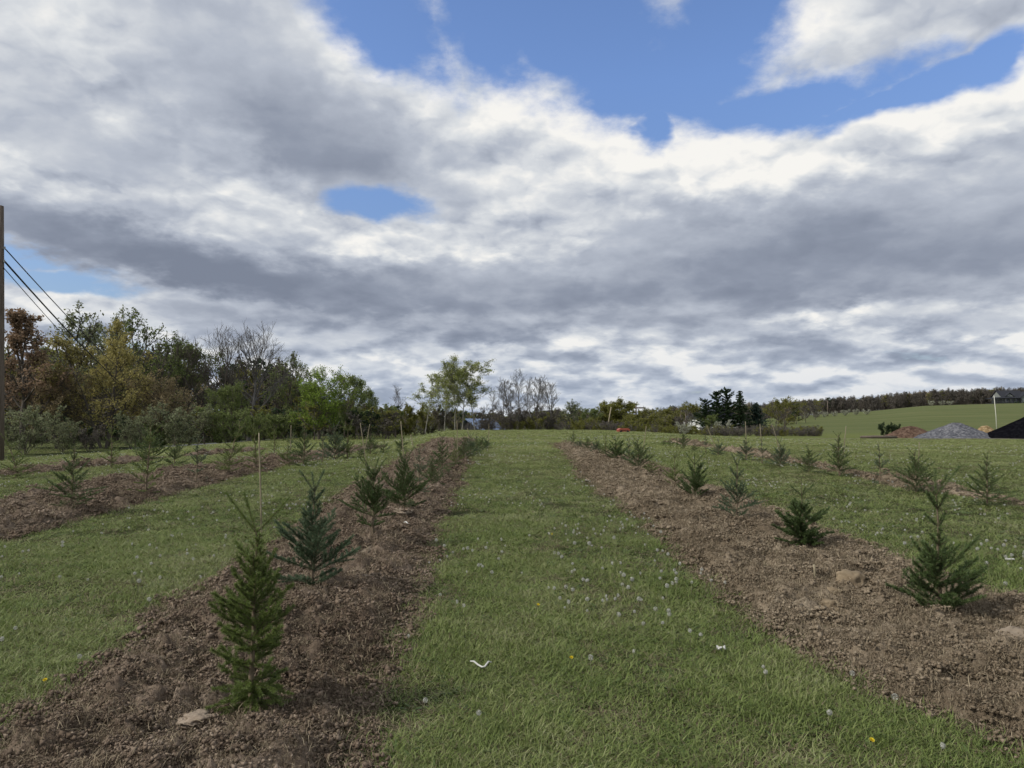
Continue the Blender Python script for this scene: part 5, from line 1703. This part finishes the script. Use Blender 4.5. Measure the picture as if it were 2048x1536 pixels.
for (x0, x1, z0, z1, yy) in ((-5.0, -3.3, 0.9, 2.3, -4.0), (-2.0, -0.9, 0.9, 2.3, -4.0), (0.6, 1.5, 0.3, 2.4, -4.0), (-9.0 + 2.9, -5.6, 0.9, 2.3, -4.0), (4.4, 7.4, 0.9, 2.6, -6.0), (5.7, 6.3, 4.0, 4.9, -6.0), (-2.8, -2.3, 3.9, 4.6, -4.05)):
    b = MB(); b.box(x0 - .1, x1 + .1, yy - 0.06, yy + 0.02, z0 - .1, z1 + .1); fr = b.build('window', M['trim_dark'] if yy == -6.0 else M['white_paint'], t)
    b = MB(); b.box(x0, x1, yy - 0.09, yy - 0.062, z0, z1); b.build('pane', M['glass'], fr)
    if yy == -4.0 and x1 - x0 > 1:
        b = MB(); b.box(x0 + 0.05, x0 + (x1 - x0) * .4, yy - 0.105, yy - 0.092, z0 + .1, z1 - 0.05); b.build('curtain', M['curtain'], fr)
for xx in (-1.5, -0.3, 3.0, 3.9, 5.2, 6.8, 8.0):
    l_ = lump('foundation_shrub', int(xx * 3 + 50), LM['dark'], 0.42, 2, 0.9, 0.9)
    p = obj('foundation_shrub', l_, None, t); p.location = (xx, -7.1 if xx < 2 else -6.7, 0.35)

# ------------------------------------------------------------------ blue-roofed shed, white house, cars, cart
M['blue_roof'] = simple_mat('blue_metal_roof', (0.095, 0.135, 0.225), (0.15, 0.20, 0.31), 3.0, 0.5, 0.4, stretch=(8, 1, 1))
M['shed_wall'] = simple_mat('dark_boards', (0.03, 0.032, 0.036), (0.06, 0.062, 0.068), 3.0, 0.8, 0.1, stretch=(8, 8, 0.5))
x, y, z = stand(943, 84)
t = thing('blue_roof_shed', 'shed with a steep blue metal roof half hidden by the crest', 'shed', (x, y, z - 0.15), math.radians(-52))
zr = height_for(838, 84, z) + 0.15
b = MB(); b.prism([(-1.6, 0), (1.9, 0), (1.9, 0.5), (-0.75, zr - 0.12), (-1.6, zr - 0.7)], 0, 3.2); b.build('wall', M['shed_wall'], t)
b = MB()
b.prism([(-0.78, zr - 0.06), (2.25, 0.22), (2.25, 0.32), (-0.78, zr + 0.06)][::-1], -0.35, 3.5)
b.prism([(-1.85, zr - 0.82), (-0.80, zr - 0.06), (-0.80, zr + 0.05), (-1.85, zr - 0.70)][::-1], -0.35, 3.5)
rfo = b.build('roof', M['blue_roof'], t)
for q in range(8):
    yy = -0.3 + q * 0.53
    b = MB(); b.prism([(-0.75, zr + 0.055), (2.2, 0.33), (2.2, 0.37), (-0.75, zr + 0.10)][::-1], yy, yy + 0.05); b.build('roof_seam', M['blue_roof'], rfo)
b = MB(); b.box(-1.2, -0.4, -0.05, 0.01, 0.0, 1.5); b.build('door', M['trim_dark'], t)
x, y, z = stand(1444, 135)
M['house_white'] = simple_mat('white_clapboard', (0.50, 0.51, 0.50), (0.62, 0.63, 0.62), 2.0, 0.7, 0.2, stretch=(0.5, 0.5, 8))
t = thing('white_house', 'white clapboard house mostly hidden behind the pines', 'house', (x, y, z - 0.4), math.radians(12))
b = MB(); b.box(-4.6, 4.6, 0, 7, 0, 2.6); b.build('wall', M['house_white'], t)
b = MB(); b.prism([(-5.0, 2.5), (5.0, 2.5), (0, 4.4)], -0.3, 7.3); b.build('roof', M['roof_dark'], t)
for xx in (-3.2, -0.6, 2.0):
    b = MB(); b.box(xx, xx + 1.0, -0.06, 0.01, 0.9, 2.1); w_ = b.build('window', M['white_paint'], t)
    b = MB(); b.box(xx + .08, xx + .92, -0.09, -0.062, 0.98, 2.02); b.build('pane', M['glass'], w_)


def car(u, dist, col, lab, rz):
    x, y, z = stand(u, dist)
    t = thing('parked_car', lab, 'car', (x, y, z), rz, 'cars parked beyond the crest')
    m, n = material('car_paint')
    paint = finish(m, n, col, 0.3, 0.5)
    prof = [(-2.15, 0.35), (-2.2, 0.85), (-1.9, 1.0), (-1.35, 1.05), (-0.85, 1.48), (0.75, 1.5), (1.35, 1.02), (2.05, 0.9), (2.2, 0.6), (2.15, 0.35)]
    b = MB(); b.prism(prof, -0.85, 0.85); b.build('body', paint, t)
    for yy in (-0.86, 0.86):
        b = MB(); b.prism([(-1.15, 1.06), (-0.75, 1.4), (0.65, 1.42), (1.1, 1.06)], yy - 0.008, yy + 0.008); b.build('side_window', M['glass'], t)
    for xx in (-1.35, 1.35):
        for yy in (-0.78, 0.78):
            b = MB(); b.tube([(xx, yy - 0.11, 0.33), (xx, yy + 0.11, 0.33)], [0.33, 0.33], 14); w_ = b.build('wheel', M['trim_dark'], t)
            b = MB(); b.tube([(xx, yy - 0.12, 0.33), (xx, yy + 0.12, 0.33)], [0.19, 0.19], 10); b.build('rim', M['steel'], w_)


car(1167, 200, (0.55, 0.55, 0.52), 'pale parked car beyond the crest, just left of the other car', math.radians(6))
car(1194, 204, (0.33, 0.35, 0.37), 'silver grey parked car beyond the crest, right of the pale car', math.radians(-4))
M['orange'] = simple_mat('orange_red_plastic', (0.27, 0.060, 0.036), (0.33, 0.08, 0.05), 5.0, 0.5, 0.4)
x, y, z = spot(1246, 865)
k_ = y / FPX * 0.88
t = thing('orange_cart', 'small orange-red cart with dark wheels at the far edge of the meadow', 'cart', (x, y, z), math.radians(3))
b = MB(); b.prism([(-12 * k_, 2.0 * k_), (12.5 * k_, 2.4 * k_), (13.5 * k_, 5.5 * k_), (11 * k_, 9.6 * k_), (-8 * k_, 9.8 * k_), (-13 * k_, 6.0 * k_)], -0.35, 0.35); b.build('tub', M['orange'], t)
b = MB(); b.box(-9 * k_, 10 * k_, -0.37, -0.352, 5.0 * k_, 5.8 * k_); b.build('trim_strip', M['trim_dark'], t)
for xx in (-7.5, 8.0):
    b = MB(); b.tube([(xx * k_, -0.42, 2.2 * k_), (xx * k_, -0.30, 2.2 * k_)], [2.3 * k_, 2.3 * k_], 14); b.build('wheel', M['trim_dark'], t)
b = MB(); b.tube([(12 * k_, 0, 4 * k_), (17 * k_, 0, 3 * k_), (19 * k_, 0, 5 * k_)], [0.02, 0.02, 0.02], 6); b.build('handle', M['trim_dark'], t)

# ------------------------------------------------------------------ stones and clods
ST = [(1500, 1077, 0.075, 'clay', 'pale flat stone in the right soil strip near the squat sapling', 'stone', .35), (1706, 1160, 0.115, 'clay', 'big crumbly yellowish clod left of the large spreading sapling', 'clod', .55),
      (1664, 1206, 0.055, 'clay', 'pale lump below the big yellowish clod', 'clod', .6), (1735, 1208, 0.04, 'clay', 'small pale lump right below the big yellowish clod', 'clod', .6),
      (1668, 1182, 0.05, 'clay', 'pale lump on the left side of the big yellowish clod', 'clod', .6), (1752, 1166, 0.05, 'clay', 'long pale lump on the right side of the big yellowish clod', 'clod', .5),
      (2034, 1270, 0.10, 'pale_stone', 'pale stone at the right picture edge', 'stone', .4), (738, 1098, 0.085, 'pale_stone', 'flat pale stone in the left strip below the vase-shaped sapling', 'stone', .3),
      (806, 1032, 0.10, 'pale_stone', 'flat pale stone at the foot of the broad dark sapling', 'stone', .25), (848, 969, 0.10, 'pale_stone', 'light grey stone behind the broad dark sapling', 'stone', .6),
      (664, 1075, 0.06, 'pale_stone', 'pale stone right of the blue-green spreading sapling', 'stone', .45), (385, 1432, 0.06, 'clod', 'dull flat clod left of the frontmost sapling', 'clod', .3),
      (205, 1418, 0.045, 'clod', 'rounded earth clod in the near left soil', 'clod', .6), (1176, 905, 0.09, 'pale_stone', 'pale stone beside the far saplings of the right strip', 'stone', .4)]
for q, (u, v_, r, mk, lab, cat, fl) in enumerate(ST):
    x, y, z = soil_spot(u, v_)
    o = obj(cat, lump(cat, 70 + q, M[mk], r * 1.25, 4, 1.35, fl))
    o.location = (x, y, top_z(x, y) + r * fl * 0.10); o.rotation_euler = (0.1, -0.1, q * 1.1)
    tag(o, lab, cat, 'stones and clods in the soil')

# ------------------------------------------------------------------ litter
M['paper'] = simple_mat('white_plastic', (0.40, 0.40, 0.37), (0.58, 0.58, 0.55), 12.0, 0.6, 0.3)


def ribbon(name, lab, u, v_, pts, width, cat):
    x, y, z = spot(u, v_)
    z = top_z(x, y) + 0.03
    pts = np.array(pts)
    b = MB()
    b.tube(pts, [width * 0.6] + [width] * (len(pts) - 2) + [width * 0.5], 5)
    o = b.build(name, M['paper'], None, True)
    o.location = (x, y, z)
    return tag(o, lab, cat)


ribbon('plastic_strip', 'bent white plastic strip lying in the middle grass', 962, 1346,
       [(-0.060, 0.03, 0.022), (-0.040, 0.02, 0.024), (-0.015, 0.0, 0.012), (0.006, -0.028, 0.010), (0.022, -0.026, 0.012), (0.040, 0.01, 0.026), (0.058, 0.012, 0.022)], 0.0055, 'litter')
ribbon('plastic_scrap', 'small white scrap in the left soil strip by the vase-shaped sapling', 812, 1070, [(-0.03, 0.03, 0.01), (0.0, 0.0, 0.02), (0.015, -0.02, 0.008), (0.03, -0.05, 0.01)], 0.008, 'litter')
for (u, v_, lab, sc) in ((1441, 1313, 'white feather clump in the grass beside the right soil strip', 0.6), (2020, 1128, 'white scrap in the grass at the right picture edge', 0.7)):
    x, y, z = spot(u, v_)
    b = MB()
    R = np.random.RandomState(int(u))
    for q in range(16):
        a0 = np.array([R.uniform(-.05, .05), R.uniform(-.02, .02), 0.02]) * sc
        a1 = a0 + np.array([R.uniform(-.03, .03), R.uniform(-.02, .02), R.uniform(.005, .03)]) * sc
        b.tube([a0, (a0 + a1) / 2 + [0, 0, 0.006], a1], [0.004, 0.006, 0.002], 4)
    o = b.build('feather_scrap', M['paper'], None, True); o.location = (x, y, top_z(x, y) + 0.02)
    tag(o, lab, 'litter')
x, y, z = spot(1630, 1178)
b = MB(); b.tube([(0, 0, -0.03), (0.002, 0, 0.06), (-0.004, 0, 0.115)], [0.011, 0.010, 0.008], 7)
o = b.build('stub_stake', M['stake'], None, True); o.location = (x, y, top_z(x, y)); tag(o, 'short cut-off stake sticking out of the right soil strip', 'stake')

# ------------------------------------------------------------------ dandelions
M['seed'] = simple_mat('seed_down', (0.42, 0.42, 0.38), (0.58, 0.58, 0.53), 20.0, 0.9, 0.05, trans=0.35)
M['stalk'] = simple_mat('dandelion_stalk', (0.15, 0.16, 0.08), (0.24, 0.23, 0.14), 10.0, 0.7, 0.2)
M['petal'] = simple_mat('dandelion_yellow', (0.55, 0.42, 0.02), (0.70, 0.55, 0.04), 30.0, 0.7, 0.1)


def puff(seed, r=0.0145, n=100, half=1.0):
    R = np.random.RandomState(seed)
    d = R.normal(0, 1, (n, 3)); d /= np.linalg.norm(d, axis=1, keepdims=True)
    if half < 1:
        d = d[d[:, 0] < half - 0.3]
    n = len(d)
    e1 = np.cross(d, R.normal(0, 1, (n, 3))); e1 /= np.linalg.norm(e1, axis=1, keepdims=True); e2 = np.cross(d, e1)
    c = d * r
    s = r * 0.22
    v = np.stack([c * 0.15 - e1 * 0.0003, c * 0.15 + e1 * 0.0003, c, c - e1 * s + d * s * .3, c - e2 * s + d * s * .3, c + e1 * s + d * s * .3, c + e2 * s + d * s * .3], 1).reshape(-1, 3)
    k = np.arange(n)[:, None] * 7
    f = (k[:, :, None] + np.array([[0, 1, 2], [2, 3, 4], [2, 4, 5], [2, 5, 6], [2, 6, 3]])[None]).reshape(-1, 3)
    return mesh_np('seed_head', v, f)


heads = [puff(1), puff(2, half=0.8), puff(3, half=0.6), puff(4, 0.012), puff(5, 0.016, 100)]
for h_ in heads: h_.materials.append(M['seed'])
stalks = []
for q, (L, bx) in enumerate(((0.10, 0.01), (0.15, 0.03), (0.07, -0.01))):
    v, f = tube_np([(0, 0, -0.02), (bx * .3, 0, L * .5), (bx, bx * .3, L)], [0.0022, 0.002, 0.0016], 5)
    me = mesh_np('stalk', v, f, True); me.materials.append(M['stalk']); stalks.append((me, L, bx))
R = np.random.RandomState(77)
cand = []
known = [(1232, 1052), (1218, 1066), (1247, 1069), (1206, 1075), (1120, 1068), (1135, 1080), (1113, 1078), (1147, 1076), (1153, 1058), (1185, 1104), (1173, 1112), (1203, 1112), (1110, 1120), (958, 1091), (975, 1096), (1004, 1099), (1440, 1170), (1432, 1148),
         (1355, 1181), (1334, 1210), (1347, 1178), (1125, 1143), (1128, 1236), (882, 1213), (925, 1231), (818, 1298), (1183, 1357), (965, 1482), (1705, 1380), (1532, 1380), (1422, 1194), (1530, 1366), (1790, 1434), (1655, 1459), (1575, 1271), (1614, 1315), (1410, 1312), (614, 1503),
         (478, 1043), (4, 1175), (284, 1162), (272, 1128), (120, 1177), (176, 1172), (36, 1164), (1980, 1160), (2010, 1185), (1995, 1118)]
for (u, v_) in known:
    x, y, z = spot(u, v_)
    cand.append((x, y, 1))
for q in range(9000):
    dd = 2.6 + 34 * R.rand() ** 1.0
    a = math.radians(R.uniform(-38, 38))
    x, y = dd * math.sin(a), dd * math.cos(a)
    s = x + ROW * y
    zone = 1.0 if -0.5 < s < 1.8 else (0.75 if s > 3.9 else 0.30)
    if dd > 14: zone = max(zone, 0.55)
    cl = float(fbm(np.array(x * 1.3), np.array(y * 0.9), 3, 55))
    if R.rand() < zone * max(0.0, (cl - 0.42)) * 6.0 * min(1.0, max(0.10, (dd - 3.2) / 4.5)):
        cand.append((x, y, 0))
cx = np.array([c[0] for c in cand]); cy = np.array([c[1] for c in cand])
ok = soil_cover(cx, cy) < -0.02
cand = [(x, y, k) for (x, y, k), g_ in zip(cand, ok) if g_]
cand.sort(key=lambda c: -c[2] * 100 + math.hypot(c[0], c[1]))
for q, (x, y, k) in enumerate(cand[:230]):
    s = x + ROW * y
    where = 'the middle grass strip' if -0.6 < s < 2 else ('the grass right of the right soil strip' if s > 2 else 'the grass left of the left soil strip')
    t = thing('dandelion', 'white dandelion seed head standing in %s' % where, 'dandelion', (x, y, float(H(x, y))), R.uniform(0, 6.28), 'dandelion seed heads in %s' % where, R.uniform(0.6, 0.98))
    me, L, bx = stalks[R.randint(3)]
    obj('stalk', me, None, t)
    h_ = obj('seed_head', heads[R.randint(5)], None, t); h_.location = (bx, bx * .3, L + 0.004)
rest = cand[230:]
P_ = [(x, y, float(H(x, y)) + R.uniform(0.05, 0.11)) for x, y, k in rest]
N = len(P_)
sc_ = np.clip(np.array([0.8 + p[1] / 60 for p in P_]), 0.8, 1.3) * R.uniform(0.55, 0.95, N)
fh = [mesh_np('far_seed_head', *(lambda m_: (np.array([v.co[:] for v in m_.vertices]), np.array([p.vertices[:] for p in m_.polygons])))(puff(30 + q, 0.015, 56))) for q in range(2)]
for h_ in fh: h_.materials.append(M['seed'])
scatter('dandelion_clocks', P_, np.stack([np.zeros(N), np.zeros(N), R.uniform(0, 6.28, N)], -1), np.stack([sc_] * 3, -1), R.randint(0, 2, N), fh, ('far white dandelion seed heads dotted through the meadow', 'dandelion'))
# yellow flowers
R = np.random.RandomState(5)
n = 60
d_ = np.stack([np.cos(np.arange(n) * 2.4), np.sin(np.arange(n) * 2.4)], -1); rad_ = np.sqrt((np.arange(n) + 1) / n) * 0.019
v = []
for q in range(n):
    dx_, dy_ = d_[q]; r_ = rad_[q]
    v += [(dx_ * r_ * .3 - dy_ * .0018, dy_ * r_ * .3 + dx_ * .0018, 0.0), (dx_ * r_ * .3 + dy_ * .0018, dy_ * r_ * .3 - dx_ * .0018, 0.0), (dx_ * r_ + dy_ * .0018, dy_ * r_ - dx_ * .0018, 0.010 - r_ * .3), (dx_ * r_ - dy_ * .0018, dy_ * r_ + dx_ * .0018, 0.010 - r_ * .3)]
fl = mesh_np('flower_head', v, np.arange(4 * n).reshape(-1, 4)); fl.materials.append(M['petal'])
for (u, v_, lab) in ((1078, 1222, 'yellow dandelion flower in the middle of the central grass strip'), (1145, 1334, 'yellow dandelion flower in the near central grass right of the plastic strip'),
                     (92, 1382, 'yellow dandelion flower at the edge of the near left soil'), (1747, 1506, 'yellow dandelion flower at the bottom right of the grass'), (1105, 1077, 'yellow dandelion flower among the white seed heads')):
    x, y, z = spot(u, v_)
    t = thing('dandelion', lab, 'dandelion', (x, y, top_z(x, y)), 0.0, 'yellow dandelions', 0.6)
    me, L, bx = stalks[2]
    obj('stalk', me, None, t)
    h_ = obj('flower_head', fl, None, t); h_.location = (bx, bx * .3, L); h_.rotation_euler = (0.5, 0.1, 0)
